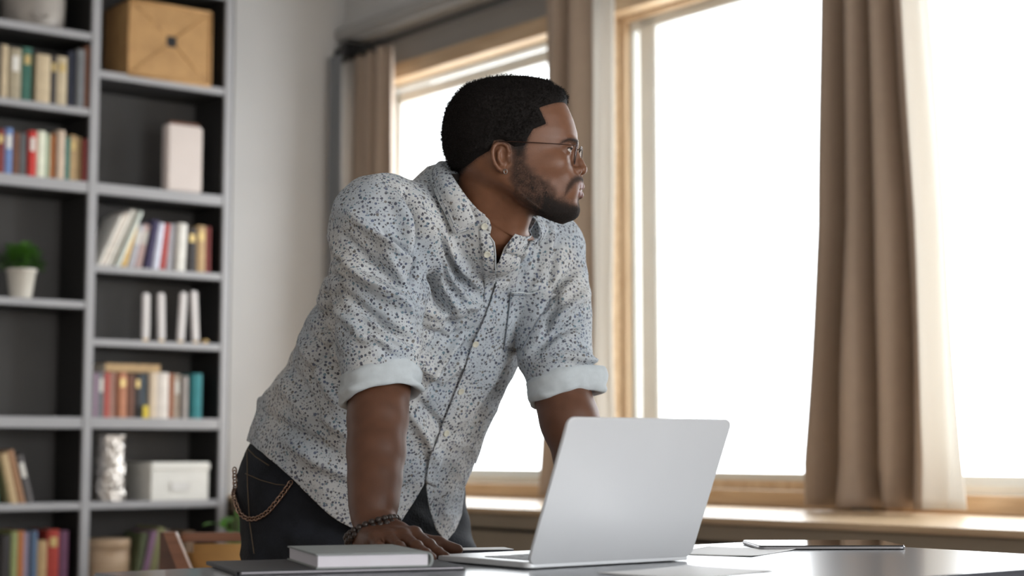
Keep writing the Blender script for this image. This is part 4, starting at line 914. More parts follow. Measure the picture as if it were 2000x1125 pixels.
ca = body.data.color_attributes.new('Col', 'FLOAT_COLOR', 'POINT'); ca.data.foreach_set('color', np.concatenate([col_, rgh_[:, None]], 1).astype(np.float32).ravel())
# eyes
M_eye = mat('eye_white', (.62, .58, .54), .15, coat=.6); M_iris = mat('dark_iris', (.02, .010, .006), .1, coat=.6)
for sg in (-1, 1):
    bm = bmesh.new(); bmesh.ops.create_uvsphere(bm, u_segments=24, v_segments=16, radius=11.6 * SC); c_ = H2W([(1107.5, 38 * sg, 302.5)])[0]
    for v in bm.verts: v.co += Vector(c_) - ORI
    e_ = obj('eye', bm, M_eye, man, True)
    bm = bmesh.new(); bmesh.ops.create_uvsphere(bm, u_segments=20, v_segments=12, radius=1)
    for v in bm.verts: v.co = Vector((v.co.x * 2.2, v.co.y * 5.4, v.co.z * 5.4)) * SC + Vector(c_) + Vector((10.2 * SC, 0, 0)) - ORI
    obj('iris', bm, M_iris, e_, True)
for sg in (-1, 1):
    P = [(1107.8 + 14.2 * math.sqrt(max(0, 1 - (y / 17.0) ** 2)), (38 + y) * sg, 298.6 + 1.8 * (y / 15) ** 2) for y in np.linspace(-14, 15, 12)]
    V, Fc = tube_data([Vector(p) for p in H2W(P)], .8 * SC, 6); pm('eyelash', V, Fc, mat('lash_black', (.01, .008, .007), .6))
# ---------------- hair
HP = [(1113, 200), (1104, 206), (1090, 211), (1061, 224), (1075, 256), (1050, 268), (1040, 284), (1034, 300), (1014, 303), (1006, 298), (990, 288), (975, 290), (966, 309), (942, 321), (906, 343), (884, 348), (820, 346), (820, 110), (1150, 110), (1150, 196)]
gh = Grid((852, -112, 138), (1124, 112, 366), 1.7)
sl, X, Y, Z = gh.sub((852, -112, 138), (1124, 112, 366))
A = level_field(hv_, 2.2)(X, Y, Z); Bf_ = skull(X, Y, Z) - 3.2; f = smin(A, Bf_, 6)
PX_, PZ_ = np.meshgrid(gh.ax[0], gh.ax[2], indexing='ij'); pd = poly_sdf(PX_, PZ_, HP)[:, None, :].astype(np.float32)
f = np.maximum(f, skull(X, Y, Z) - (.4 + np.clip(-pd, 0, 60) * .75)); gh.F = smax(f, pd + 0 * f, 2).astype(np.float32); Vk, Qk = gh.nets(); Vk = relax(Vk, Qk, 2)
Nk = vnormals(Vk, Qk); dd = np.array([abs(noise.noise(Vector(p) * .16)) * 2.6 + abs(noise.noise(Vector(p) * .34)) * 2.6 + noise.noise(Vector(p) * .8) * 1.2 for p in Vk])
thick = np.clip(-poly_sdf(Vk[:, 0], Vk[:, 2], HP) / 14, .08, 1)
Vk2 = Vk + Nk * ((dd - 1.0) * thick)[:, None]
rnd = np.random.RandomState(4); parts = [(H2W(Vk2), [tuple(q) for q in Qk])]
sel = rnd.choice(len(Vk), 22000)
CV = []; CF = []; nb = 0
for i in sel:
    p = Vk2[i]; n_ = Nk[i]; 
    if p[2] > 300 and n_[0] > .2: continue
    tk = thick[i]
    if tk < .22 or (tk < .4 and rnd.rand() < .5): continue
    a = np.cross(n_, (0.3, .5, 1)); a /= max(np.linalg.norm(a), 1e-6); b = np.cross(n_, a); th = rnd.rand() * 6.28; rc = (1.0 + rnd.rand() * 1.5) * (.35 + .65 * tk); L_ = (1.8 + 5.2 * rnd.rand() ** 1.5) * (.3 + .7 * tk)
    pts = []
    for q in range(6):
        u = q / 5; ang_ = th + u * (3 + 3 * rnd.rand()); pts.append(p - n_ * .6 + n_ * L_ * math.sin(u * 2.2) + (a * math.cos(ang_) + b * math.sin(ang_)) * rc * u ** .5 + a * u)
    pts = np.array(pts); r_ = .36
    for q in range(6):
        rr = r_ * (1 - .5 * q / 5)
        for k in range(3): an = 2.094 * k; CV.append(pts[q] + a * math.cos(an) * rr + b * math.sin(an) * rr)
    for q in range(5):
        for k in range(3): k2 = (k + 1) % 3; CF.append((nb + q * 3 + k, nb + q * 3 + k2, nb + (q + 1) * 3 + k2, nb + (q + 1) * 3 + k))
    nb += 18
parts.append((H2W(CV), CF)); V, Fc = merge(parts)
M_hair = mat('black_hair', (.0095, .0078, .0072), .8, spec=.14)
pm('hair', V, Fc, M_hair)
# ---------------- spectacles
M_rim = mat('bronze_rim', (.05, .025, .018), .3, .8)
M_lens = bpy.data.materials.new('lens_glass'); M_lens.use_nodes = True; nt = M_lens.node_tree; nt.nodes.clear(); out = nt.nodes.new('ShaderNodeOutputMaterial'); mx = nt.nodes.new('ShaderNodeMixShader')
tr = nt.nodes.new('ShaderNodeBsdfTransparent'); gl = nt.nodes.new('ShaderNodeBsdfGlossy'); gl.inputs['Roughness'].default_value = .02; 
mx.inputs[0].default_value = .05; nt.links.new(tr.outputs[0], mx.inputs[1]); nt.links.new(gl.outputs[0], mx.inputs[2]); nt.links.new(mx.outputs[0], out.inputs[0])
def rim(sg):
    P = []
    for i in range(40):
        a = 2 * PI * i / 40; y = 36 + 24.5 * abs(math.cos(a)) ** .85 * (1 if math.cos(a) > 0 else -1); z = 306 + 23 * abs(math.sin(a)) ** .8 * (1 if math.sin(a) > 0 else -1)
        P.append((1133.5 - (z - 283) * .15 + (y - 12) * .045 - (2.0 if sg < 0 else -1), y * sg, z))
    return P
gl_root = None; parts = []
for sg in (-1, 1): parts.append(tube_data(list(map(Vector, H2W(rim(sg)))), .9 * SC, 8, True))
V, Fc = merge(parts[:1]); glasses = pm('eyeglasses', V, Fc, M_rim); V, Fc = merge(parts[1:]); pm('rim', V, Fc, M_rim, glasses)
V, Fc = tube_data([Vector(p) for p in H2W([(1131, -12, 297), (1136, -5, 293), (1137, 5, 293), (1133, 12, 297)])], .9 * SC, 8); pm('bridge', V, Fc, M_rim, glasses)
for sg in (-1, 1):
    P = H2W(rim(sg)); c_ = P.mean(0); V = [tuple(c_)] + [tuple(p) for p in P] ; Fc = [(0, i + 1, (i + 1) % 40 + 1) for i in range(40)]; solid(pm('lens', V, Fc, M_lens, glasses), .0012, 0)
    ex = -2.0 if sg < 0 else 1
    T = H2W([(1131 + ex, 60 * sg, 297.5), (1127 + ex, 66 * sg, 297.3), (1100, 74 * sg, 296.3), (1050, 86 * sg, 294.5), (1008, 93 * sg, 293), (985, 95 * sg, 293.5), (974, 93 * sg, 303), (970, 90 * sg, 316)])
    V, Fc = tube_data([Vector(p) for p in T], .95 * SC, 8); pm('temple', V, Fc, M_rim, glasses)
# earring
M_stud = mat('earring_steel', (.22, .19, .17), .3, 1.0)
c_ = Vector(H2W([(997, -91.5, 351)])[0])
V, Fc = tube_data([c_ + Vector((math.cos(a) * 3.2 * SC, -.0005 * math.sin(a), math.sin(a) * 4.4 * SC)) for a in [2 * PI * i / 24 for i in range(24)]], 1.1 * SC, 8, True); pm('earring', V, Fc, M_stud)
# ---------------- shirt
M_shirt = bpy.data.materials.new('floral_cotton'); M_shirt.use_nodes = True; nt = M_shirt.node_tree; n = nt.nodes; L = nt.links; p = n['Principled BSDF']
p.inputs['Roughness'].default_value = .8; p.inputs['Sheen Weight'].default_value = .15; p.inputs['Specular IOR Level'].default_value = .2
tc = n.new('ShaderNodeTexCoord'); base_n = n.new('ShaderNodeTexNoise'); base_n.inputs['Scale'].default_value = 9
cr = n.new('ShaderNodeValToRGB'); cr.color_ramp.elements[0].color = (.52, .57, .62, 1); cr.color_ramp.elements[1].color = (.66, .67, .67, 1); cr.color_ramp.elements[0].position = .4; cr.color_ramp.elements[1].position = .6
L.new(tc.outputs['Object'], base_n.inputs['Vector']); L.new(base_n.outputs['Fac'], cr.inputs['Fac']); cur = cr.outputs['Color']
wb = n.new('ShaderNodeTexNoise'); wb.inputs['Scale'].default_value = 260; wb.inputs['Detail'].default_value = 1
wmix = n.new('ShaderNodeMixRGB'); wmix.blend_type = 'LINEAR_LIGHT'; wmix.inputs[0].default_value = .0004; L.new(tc.outputs['Object'], wmix.inputs[1]); L.new(wb.outputs['Color'], wmix.inputs[2])
for (sc2, thr, off, hi) in ((138, .35, 0.0, .85), (150, .27, 3.7, .75), (185, .22, 5.9, .7), (240, .22, 8.1, .45)):
    mp = n.new('ShaderNodeMapping'); mp.inputs['Location'].default_value = (off, off * .7, off * .3); L.new(wmix.outputs[0], mp.inputs['Vector'])
    vo = n.new('ShaderNodeTexVoronoi'); vo.inputs['Scale'].default_value = sc2; vo.inputs['Randomness'].default_value = .8; L.new(mp.outputs[0], vo.inputs['Vector'])
    sep = n.new('ShaderNodeSeparateColor'); L.new(vo.outputs['Color'], sep.inputs[0])
    # radius varies per motif
    ra = n.new('ShaderNodeMapRange'); ra.inputs['To Min'].default_value = thr * .75; ra.inputs['To Max'].default_value = thr * 1.15; L.new(sep.outputs[0], ra.inputs['Value'])
    lt_ = n.new('ShaderNodeMath'); lt_.operation = 'SUBTRACT'; L.new(ra.outputs[0], lt_.inputs[0]); L.new(vo.outputs['Distance'], lt_.inputs[1])
    st = n.new('ShaderNodeMapRange'); st.inputs['From Min'].default_value = -.012; st.inputs['From Max'].default_value = .03; L.new(lt_.outputs[0], st.inputs['Value'])
    ms = n.new('ShaderNodeMath'); ms.operation = 'MULTIPLY'; ms.inputs[1].default_value = hi; L.new(st.outputs[0], ms.inputs[0])
    dc = n.new('ShaderNodeValToRGB'); dc.color_ramp.interpolation = 'CONSTANT'; els = dc.color_ramp.elements
    els[0].position = 0; els[0].color = (.030, .032, .065, 1); els[1].position = .25; els[1].color = (.085, .11, .20, 1)
    for ps, c4 in ((.45, (.11, .20, .26, 1)), (.6, (.05, .045, .06, 1)), (.75, (.20, .20, .26, 1)), (.88, (.16, .14, .12, 1))): e = els.new(ps); e.color = c4
    L.new(sep.outputs[1], dc.inputs['Fac'])
    mxr = n.new('ShaderNodeMixRGB'); L.new(ms.outputs[0], mxr.inputs[0]); L.new(cur, mxr.inputs[1]); L.new(dc.outputs['Color'], mxr.inputs[2]); cur = mxr.outputs[0]
L.new(cur, p.inputs['Base Color'])
bn = n.new('ShaderNodeTexNoise'); bn.inputs['Scale'].default_value = 55; bn.inputs['Detail'].default_value = 6; bp = n.new('ShaderNodeBump'); bp.inputs['Strength'].default_value = .25; bp.inputs['Distance'].default_value = .004
L.new(tc.outputs['Object'], bn.inputs['Vector']); L.new(bn.outputs['Fac'], bp.inputs['Height']); L.new(bp.outputs['Normal'], p.inputs['Normal'])
tl = n.new('ShaderNodeBsdfTranslucent'); L.new(cur, tl.inputs['Color']); mx = n.new('ShaderNodeMixShader'); mx.inputs[0].default_value = .22; L.new(p.outputs[0], mx.inputs[1]); L.new(tl.outputs[0], mx.inputs[2]); L.new(mx.outputs[0], n['Material Output'].inputs['Surface'])
M_inside = mat('shirt_reverse', (.60, .65, .68), .8, var=.08, vscale=60, bump=.2, bscale=60, trans=.15)
M_seam_or_shade = mat('seam_shadow', (.16, .19, .23), .9)
M_btn = mat('shell_button', (.62, .60, .50), .3, coat=.4)
Vs, Qs = gsx.nets(); Vs = relax(Vs, Qs, 3, .5)
def folds(V, Q):
    N = vnormals(V, Q); uv = proj(V); px, py = uv[:, 0], uv[:, 1]; vd = V - np.array([0, 0, CAM_Z]); vd /= np.linalg.norm(vd, axis=1)[:, None]; face = np.clip(-(N * vd).sum(1) * 2.0 + .25, 0, 1)
    D = np.zeros(len(V))
    def F_(P, amp, w, edge=1.0):
        d, t = line_d(px, py, P); taper = np.sin(np.clip(t, .02, .98) * PI) ** .45; return amp * gs(d, w * .85) * taper * face
    for P, a, w in FOLDS: D += F_(P, a, w)
    q = np.array([noise.noise(Vector((p[0] * 9, p[1] * 9, p[2] * 5))) * .0042 + noise.noise(Vector((p[0] * 22 + p[2] * 9, p[1] * 20, p[2] * 12)) ) * .0022 + (.5 - abs(noise.noise(Vector((p[0] * 15 + p[2] * 11, p[1] * 13, p[2] * 11))))) * .004 for p in V])
    fa = np.clip((-(V - np.array(ER)) @ np.array((ER - SR).normalized()) - .012) / .04, 0, 1); fa = np.where(np.linalg.norm(V - np.array(ER), axis=1) < .13, fa, 1)
    fb = np.clip((-(V - np.array(EL)) @ np.array((EL - SLj).normalized()) - .012) / .03, 0, 1); fb = np.where(np.linalg.norm(V - np.array(EL), axis=1) < .12, fb, 1)
    return V + N * ((D * 2.7 + q * 1.8) * fa * fb)[:, None]
FOLDS = [
 ([(726, 456), (765, 492), (801, 524)], .0050, 6), ([(740, 450), (775, 485), (804, 512)], -.0060, 6), ([(700, 534), (749, 563), (803, 598)], .0045, 7), ([(712, 524), (760, 548), (806, 580)], -.0045, 7),
 ([(718, 622), (769, 665), (803, 690)], .0045, 7), ([(728, 612), (775, 648), (806, 668)], -.0045, 7), ([(764, 575), (790, 600), (804, 630)], .0040, 6),
 ([(833, 450), (845, 510), (860, 556), (888, 600), (945, 590)], .0050, 7), ([(824, 470), (838, 540), (862, 590), (886, 622)], -.0055, 7), ([(828, 752), (870, 700), (917, 641)], .0045, 7), ([(840, 760), (884, 712), (922, 665)], -.0045, 7),
 ([(820, 700), (860, 660), (905, 622)], -.0035, 7), ([(644, 645), (630, 690), (612, 745)], -.0065, 7), ([(636, 500), (650, 506), (668, 512)], -.0050, 6), ([(634, 536), (652, 540), (670, 546)], -.0050, 6), ([(628, 575), (646, 580), (664, 588)], -.0045, 6), ([(622, 606), (640, 610), (660, 616)], -.0045, 6),
 # armhole of the near sleeve and its radiating pulls
 ([(792, 372), (812, 420), (815, 470), (806, 520), (812, 560)], -.016, 9), ([(770, 385), (792, 430), (796, 490), (790, 520)], .006, 14),
 ([(690, 420), (745, 470), (790, 530)], .006, 12), ([(672, 460), (730, 510), (798, 570)], -.006, 9), ([(660, 500), (730, 560), (806, 615)], .006, 12),
 ([(655, 560), (720, 610), (800, 668)], -.0055, 9), ([(650, 600), (710, 650), (790, 700)], .005, 11), ([(740, 480), (775, 540), (805, 590)], .005, 9), ([(700, 640), (760, 690), (800, 712)], -.005, 8),
 ([(660, 690), (700, 660), (760, 662)], .004, 10), ([(640, 500), (652, 560), (650, 620)], -.004, 8),
 # yoke and chest, falling from the collar to the placket
 ([(812, 400), (850, 470), (880, 540), (930, 610)], .007, 11), ([(835, 420), (870, 500), (915, 570)], -.006, 9), ([(860, 450), (895, 510), (940, 565)], .005, 9), ([(822, 470), (845, 560), (890, 650)], -.006, 12),
 ([(818, 600), (870, 620), (925, 600)], .004, 12), ([(812, 640), (880, 665), (930, 640)], -.004, 11), ([(800, 700), (860, 740), (915, 700)], .004, 13),
 # back folds behind the sleeve and waist
 ([(612, 590), (625, 640), (660, 690)], -.009, 10), ([(600, 640), (640, 700), (690, 760)], -.006, 12), ([(590, 660), (625, 720), (660, 790)], .006, 12), ([(560, 700), (600, 770), (640, 850)], -.005, 13), ([(660, 560), (640, 600), (615, 640)], -.008, 8),
 ([(540, 740), (600, 800), (690, 850)], .004, 14), ([(560, 860), (620, 900), (690, 930)], .004, 15), ([(500, 800), (570, 840), (660, 880)], -.004, 12),
 ([(800, 800), (830, 850), (850, 900)], .005, 12), ([(815, 780), (850, 820), (880, 850)], -.004, 10),
 # far panel and sleeve
 ([(1075, 450), (1055, 510), (1040, 560)], .006, 9), ([(1092, 460), (1080, 520), (1068, 566)], -.006, 8), ([(1040, 470), (1022, 520), (1010, 566)], -.004, 8), ([(1060, 610), (1090, 560), (1130, 520)], -.010, 8), ([(1070, 640), (1110, 600), (1142, 570)], .006, 10),
 ([(1040, 690), (1085, 650), (1140, 630)], -.006, 9), ([(1040, 715), (1090, 700), (1150, 690)], .006, 9), ([(1090, 560), (1085, 600), (1060, 660)], -.006, 8), ([(1045, 735), (1100, 725), (1160, 722)], -.006, 6), ([(1120, 705), (1150, 706), (1168, 712)], .012, 10),
 ([(1000, 700), (960, 780), (920, 850)], -.005, 13), ([(985, 690), (945, 760), (905, 830)], .004, 10)]
Vs = folds(Vs, Qs)
uv = proj(Vs); px, py = uv[:, 0], uv[:, 1]
hem = np.interp(px, [440, 462, 475, 500, 540, 572, 620, 660, 689, 712, 735, 760, 781, 805, 829, 831, 835, 840, 852, 870, 888, 902, 908, 930], [838, 848, 855, 874, 908, 937, 985, 1016, 1034, 1044, 1047, 1040, 1023, 985, 944, 930, 970, 998, 1032, 1060, 1040, 1006, 950, 900])
s_hem = (hem - py) / 1000
s_hem[(px > 930)] = 1
nzh = np.array([noise.noise(Vector((p[0] * 30, p[1] * 30, 0))) for p in Vs]) * .003; s_hem = s_hem + nzh
V1, F1 = clip_mesh(Vs, Qs, s_hem)
uA = (ER - SR).normalized(); cutA = ER - uA * .002; sA = -(V1 - np.array(cutA)) @ np.array(uA); nearA = np.linalg.norm(V1 - np.array(ER), axis=1) < .105
uB = (EL - SLj).normalized(); cutB = EL - uB * .002; sB = -(V1 - np.array(cutB)) @ np.array(uB); nearB = np.linalg.norm(V1 - np.array(EL), axis=1) < .10
s = np.ones(len(V1)); s[nearA] = sA[nearA]; s[nearB] = sB[nearB]
V1, F1 = clip_mesh(V1, F1, s)
# neck hole and open V
s = -((V1 - np.array(NB)) @ np.array(ND)) ; rr = np.linalg.norm((V1 - np.array(NB)) - np.outer((V1 - np.array(NB)) @ np.array(ND), np.array(ND)), axis=1); s = np.where(rr < .128, s, 1)
V1, F1 = clip_mesh(V1, F1, s)
uv = proj(V1); VP = [(930, 300), (948, 424), (955, 428), (960, 444), (957, 460), (965, 471), (968, 500), (969, 545), (972, 519), (985, 484), (1000, 465), (1022, 438), (1046, 425), (1046, 300)]
s = np.maximum(poly_sdf(uv[:, 0], uv[:, 1], VP) / 1000, (V1[:, 1] - (C1.y + .02)) * 1.0)
V1, F1 = clip_mesh(V1, F1, s)
shirt = pm('shirt', V1, F1, M_shirt); solid(shirt, .0014, -1)
bvh = BVHTree.FromPolygons([Vector(v) for v in V1], F1); camo = Vector((0, 0, CAM_Z))
def hit(px, py, off=0.0, tree=None, fallback=None):
    r = ray(px, py).normalized(); h = (tree or bvh).ray_cast(camo, r)
    if h[0] is None: return fallback
    n_ = h[1] if h[1].dot(r) < 0 else -h[1]; return h[0] + n_ * off, n_
def strip(name, L1, L2, m, off, nu, nv, parent, th=.0012, tree=None, lift=None):
    """a band laid on the surface between two photo polylines"""
    def samp(P, n_):
        P = np.array(P, float); l = np.concatenate([[0], np.cumsum(np.linalg.norm(np.diff(P, axis=0), axis=1))]); q = np.linspace(0, l[-1], n_ + 1); return np.stack([np.interp(q, l, P[:, 0]), np.interp(q, l, P[:, 1])], 1)
    A = samp(L1, nu); B = samp(L2, nu); G = []; last = None
    for i in range(nu + 1):
        for j in range(nv + 1):
            q = A[i] + (B[i] - A[i]) * j / nv; h = hit(q[0], q[1], off, tree)
            if h is None: G.append(None)
            else: G.append(h[0] + (h[1] * lift(i / nu, j / nv) if lift else Vector((0, 0, 0))))
    ds = sorted(g.y for g in G if g is not None); 
    # fill the holes and reject jumps in depth
    for i in range(nu + 1):
        row_ = [k for k in range(i * (nv + 1), (i + 1) * (nv + 1))]; md = sorted(G[k].y for k in row_ if G[k] is not None); med = md[0] if md else (last or ds[len(ds) // 2]); 
        if last is not None and abs(med - last) > .02: med = last + (.02 if med > last else -.02)
        last = med
        for j, k in enumerate(row_):
            if G[k] is None or (j > 0 and abs(G[k].y - G[row_[j - 1]].y) > .022):
                q = A[i] + (B[i] - A[i]) * j / nv; G[k] = at(q[0], q[1], G[row_[j - 1]].y if j else med)
    G = np.array([tuple(g) for g in G]).reshape(nu + 1, nv + 1, 3)
    for _ in range(3):
        G2 = G.copy(); G2[1:-1] = (G[:-2] + G[2:] + 2 * G[1:-1]) / 4; G = G2
    V = G.reshape(-1, 3); Fc = [(i * (nv + 1) + j, i * (nv + 1) + j + 1, (i + 1) * (nv + 1) + j + 1, (i + 1) * (nv + 1) + j) for i in range(nu) for j in range(nv)]
    o = pm(name, V, Fc, m, parent); solid(o, th, 0); return o
# front placket of the far panel, lying over the near one
L1 = [(1024, 440), (1000, 467), (985, 486), (971, 520), (966, 552), (947, 610), (925, 665), (903, 722), (880, 780), (860, 832), (842, 880), (831, 915), (830, 940)]
L2 = [(1066, 446), (1042, 480), (1022, 508), (995, 545), (976, 580), (962, 622), (943, 675), (920, 732), (897, 790), (878, 842), (861, 890), (851, 925), (850, 950)]
strip('placket', L1, L2, M_shirt, .0035, 90, 8, shirt, .0014, lift=lambda u, v: .002 * math.exp(-(v / .15) ** 2) + .0015 * math.exp(-((v - 1) / .12) ** 2) + (.006 * math.exp(-((v - .75) / .25) ** 2) * max(0, 1 - u * 4)))
strip('button_band', [(936, 450), (940, 500), (946, 560), (944, 600)], [(957, 458), (967, 500), (968, 548), (950, 602)], M_shirt, .0012, 26, 4, shirt, .0012)
pk = strip('pocket', [(997, 569), (993, 600), (988, 640), (983, 678)], [(1077, 571), (1066, 600), (1044, 640), (1022, 682)], M_shirt, .0022, 26, 16, shirt, .0012, lift=lambda u, v: .006 * math.exp(-(u / .06) ** 2) * (.3 + v))
def stitch(P, parent, name='seam_or_shade', r=.0007, m=None, off=.0012):
    pts = []
    for i in range(len(P) - 1):
        for k in range(6):
            q = (P[i][0] + (P[i + 1][0] - P[i][0]) * k / 6, P[i][1] + (P[i + 1][1] - P[i][1]) * k / 6); h = hit(q[0], q[1], off)
            if h: 
                if pts and (h[0] - pts[-1]).length > .03: continue
                pts.append(h[0])
    if len(pts) > 3: V, Fc = tube_data(pts, r, 6); return pm(name, V, Fc, m or M_inside, parent)
stitch([(820, 402), (850, 418), (905, 432)], shirt, off=.001); stitch([(455 + 14, 846), (500, 868), (540, 901), (572, 930), (620, 978), (660, 1009), (684, 1026)], shirt, off=.0006)
for P_ in ([(996, 567), (992, 600), (987, 640), (982, 680)], [(982, 681), (1000, 684), (1021, 684)], [(1021, 684), (1043, 642), (1065, 602), (1077, 572)]): stitch(P_, shirt, 'seam_or_shade', .0008, M_seam_or_shade, .0034)
stitch([(996, 566), (1035, 571), (1077, 569)], shirt, 'pocket_edge', .0013, M_inside, .0075); stitch([(997, 573), (1035, 577), (1076, 575)], shirt, 'seam_or_shade', .0012, M_seam_or_shade, .0040)  # the dark tube paints the shadow under the pocket opening
stitch([(x + 1, y) for x, y in L1], shirt, 'placket_edge', .0011, M_inside, .0062); stitch([(x - 3, y) for x, y in L1], shirt, 'seam_or_shade', .0016, M_seam_or_shade, .0008); stitch([(x - 4, y) for x, y in L2[2:]], shirt, 'seam_or_shade', .0006, M_seam_or_shade, .0048)  # the thick dark tube paints the shadow gap beside the placket edge
stitch([(957, 462), (965, 473), (968, 500), (968, 540)], shirt, 'band_edge', .0010, M_inside, .0022)
for i, (bx_, by_) in enumerate(((946, 441), (952, 495), (927, 670), (897, 762), (867, 846))):
    h = hit(bx_, by_, .0052 if i > 1 else .0034)
    if h is None: h = (at(bx_, by_, 2.8), Vector((0, -1, 0)))
    nrm = h[1].copy(); nrm = (nrm * .4 + (NF * .6)).normalized(); a = nrm.orthogonal().normalized(); b = nrm.cross(a); V = []; Fc = []; prof = [(0, .0), (.0052, 0), (.0060, .0007), (.0060, .0016), (.0054, .0022), (.0044, .0017), (0, .0014)]; NN = 24
    for r_, z_ in prof:
        for k in range(NN): V.append(h[0] + (a * math.cos(2 * PI * k / NN) + b * math.sin(2 * PI * k / NN)) * r_ + nrm * z_)
    for j in range(len(prof) - 1):
        for k in range(NN): Fc.append((j * NN + k, j * NN + (k + 1) % NN, (j + 1) * NN + (k + 1) % NN, (j + 1) * NN + k))
    bt = pm('button', V, Fc, M_btn, shirt)
# rolled cuffs
def cuff(c, ax, r, hgt, tilt, seed, label=None, flare=.0, pk_=None):
    ax = Vector(ax).normalized(); a = ax.orthogonal().normalized(); ref = Vector((1, 0, 0)); a = (ref - ax * ref.dot(ax)).normalized(); b = ax.cross(a); NA = 96
    prof = [(-.010, -.30), (-.006, .10), (-.004, .48), (.0, .54), (.0050, .52), (.0085, .44), (.0100, .2), (.0098, 0), (.0088, -.2), (.0090, -.36), (.0070, -.48), (.0035, -.53), (-.001, -.50), (-.0035, -.44), (-.0045, -.1), (-.005, .2)]
    V = []; Fc = []
    for i in range(NA):
        th = 2 * PI * i / NA; cs, sn = math.cos(th), math.sin(th); wob = .0035 * noise.noise(Vector((cs * 1.3 + seed, sn * 1.3, 0))) ; up = tilt(th); fl = 0
        if pk_: fl = pk_[1] * math.exp(-((((th - pk_[0] + PI) % (2 * PI)) - PI) / pk_[2]) ** 2)
        for (dr, dz) in prof:
            rr = r + dr + wob + flare * (-dz) + fl * (1 if dr > 0 else .7) + .0018 * noise.noise(Vector((cs * 3 + seed, sn * 3, dz * 3))) + (.0030 * math.sin(dz * 11 + 3.5 * cs + 1.5 * sn) * noise.noise(Vector((cs * 2.2, sn * 2.2, seed))) * 3 if dr > .004 else 0)
            h2 = hgt * (1 + .22 * noise.noise(Vector((cs * 2, sn * 2, seed + 4)))); V.append(Vector(c) + (a * cs + b * sn) * rr - ax * (dz * h2 + up))
    m_ = len(prof)
    for i in range(NA):
        i2 = (i + 1) % NA
        for j in range(m_): j2 = (j + 1) % m_; Fc.append((i * m_ + j, i * m_ + j2, i2 * m_ + j2, i2 * m_ + j))
    return pm('cuff', V, Fc, M_inside, shirt)
cuff(ER + uA * .004 + Vector((.002, 0, 0)), uA, .0560, .044, lambda th: .004 + .012 * math.cos(th - .3), 1.3, flare=.005)
cuff(EL + uB * .004 + Vector((.002, 0, 0)), (uB + Vector((-.10, 0, 0))), .049, .042, lambda th: .012 * math.cos(th), 7.7, flare=-.004, pk_=(0.0, .024, .40))
# collar
out_ = [(952, 429, 2.774), (888, 456, None), (869, 427, None), (853, 388, None), (848, 350, None), (858, 328, 2.835), (872, 334, 2.885), (910, 360, 2.930), (965, 395, 2.945), (1015, 420, 2.935), (1066, 440, 2.89), (1045, 479, None)]
T_ = []; O_ = []
for (a, b) in zip(top, out_):
    T_.append(at(*a))
    if b[2] is None:
        h = hit(b[0], b[1], .009); O_.append(h[0] if h else at(b[0], b[1], 2.79))
    else: O_.append(at(*b))
for q, v in enumerate(O_[:5]):
    if q in (1, 2, 3, 4) and v.y > T_[q].y + .12: O_[q] = at(out_[q][0], out_[q][1], T_[q].y + .03)
def resample(P, n_):
    P = np.array([tuple(p) for p in P]); l = np.concatenate([[0], np.cumsum(np.linalg.norm(np.diff(P, axis=0), axis=1))]); l /= l[-1]; return P, l
nU = 90; V = []; nV = 8
kk = np.linspace(0, len(T_) - 1, nU + 1); TT = np.array([tuple(p) for p in T_]); OO = np.array([tuple(p) for p in O_])
def cat(P, k):
    i = int(min(max(math.floor(k), 0), len(P) - 2)); u = k - i; p0 = P[max(i - 1, 0)]; p1 = P[i]; p2 = P[i + 1]; p3 = P[min(i + 2, len(P) - 1)]
    return .5 * ((2 * p1) + (p2 - p0) * u + (2 * p0 - 5 * p1 + 4 * p2 - p3) * u * u + (3 * p1 - p0 - 3 * p2 + p3) * u ** 3)
axc = np.array(NB); OE = []
for k in kk:
    a = cat(TT, k); i_ = min(int(k), len(OO) - 2); b = OO[i_] + (OO[i_ + 1] - OO[i_]) * (k - i_) if k < 1.6 else (cat(OO, k) if k > 2.4 else OO[i_] + (OO[i_ + 1] - OO[i_]) * (k - i_)); OE.append(b)
    for j in range(nV + 1):
        u = j / nV; q = a + (b - a) * u; o_ = q - axc; o_ = o_ - np.array(ND) * (o_ @ np.array(ND)); o_ /= max(np.linalg.norm(o_), 1e-5); V.append(q + o_ * (.007 * math.sin(PI * min(u * 1.25, 1)) ** .8 + .0035 * u) * (min(1, k / .6)))
Fc = [(i * (nV + 1) + j, i * (nV + 1) + j + 1, (i + 1) * (nV + 1) + j + 1, (i + 1) * (nV + 1) + j) for i in range(nU) for j in range(nV)]
co = pm('collar', V, Fc, M_shirt, shirt); solid(co, .0018, 0)
PE = [Vector(V[i * (nV + 1) + nV]) for i in range(nU + 1)]; Vt, Ft = tube_data(PE, .0010, 6); pm('collar_edge', Vt, Ft, M_inside, co)
PS = [Vector(V[i * (nV + 1) + nV - 1]) + (Vector(V[i * (nV + 1) + nV - 1]) - Vector(axc)).normalized() * .0012 for i in range(nU + 1)]; Vt, Ft = tube_data(PS, .0005, 5); pm('seam_or_shade', Vt, Ft, M_seam_or_shade, co)
# stand inside the collar
V = []
for k in kk:
    a = cat(TT, k); o_ = a - axc; hh_ = o_ @ np.array(ND); o_ = o_ - np.array(ND) * hh_; 
    for j in range(4):
        u = j / 3; V.append(a - np.array(ND) * (.034 * u) - o_ * .02 * (1 - u))
Fc = [(i * 4 + j, i * 4 + j + 1, (i + 1) * 4 + j + 1, (i + 1) * 4 + j) for i in range(nU) for j in range(3)]
cs_ = pm('collar_stand', V, Fc, M_shirt, shirt); solid(cs_, .0014, 0)
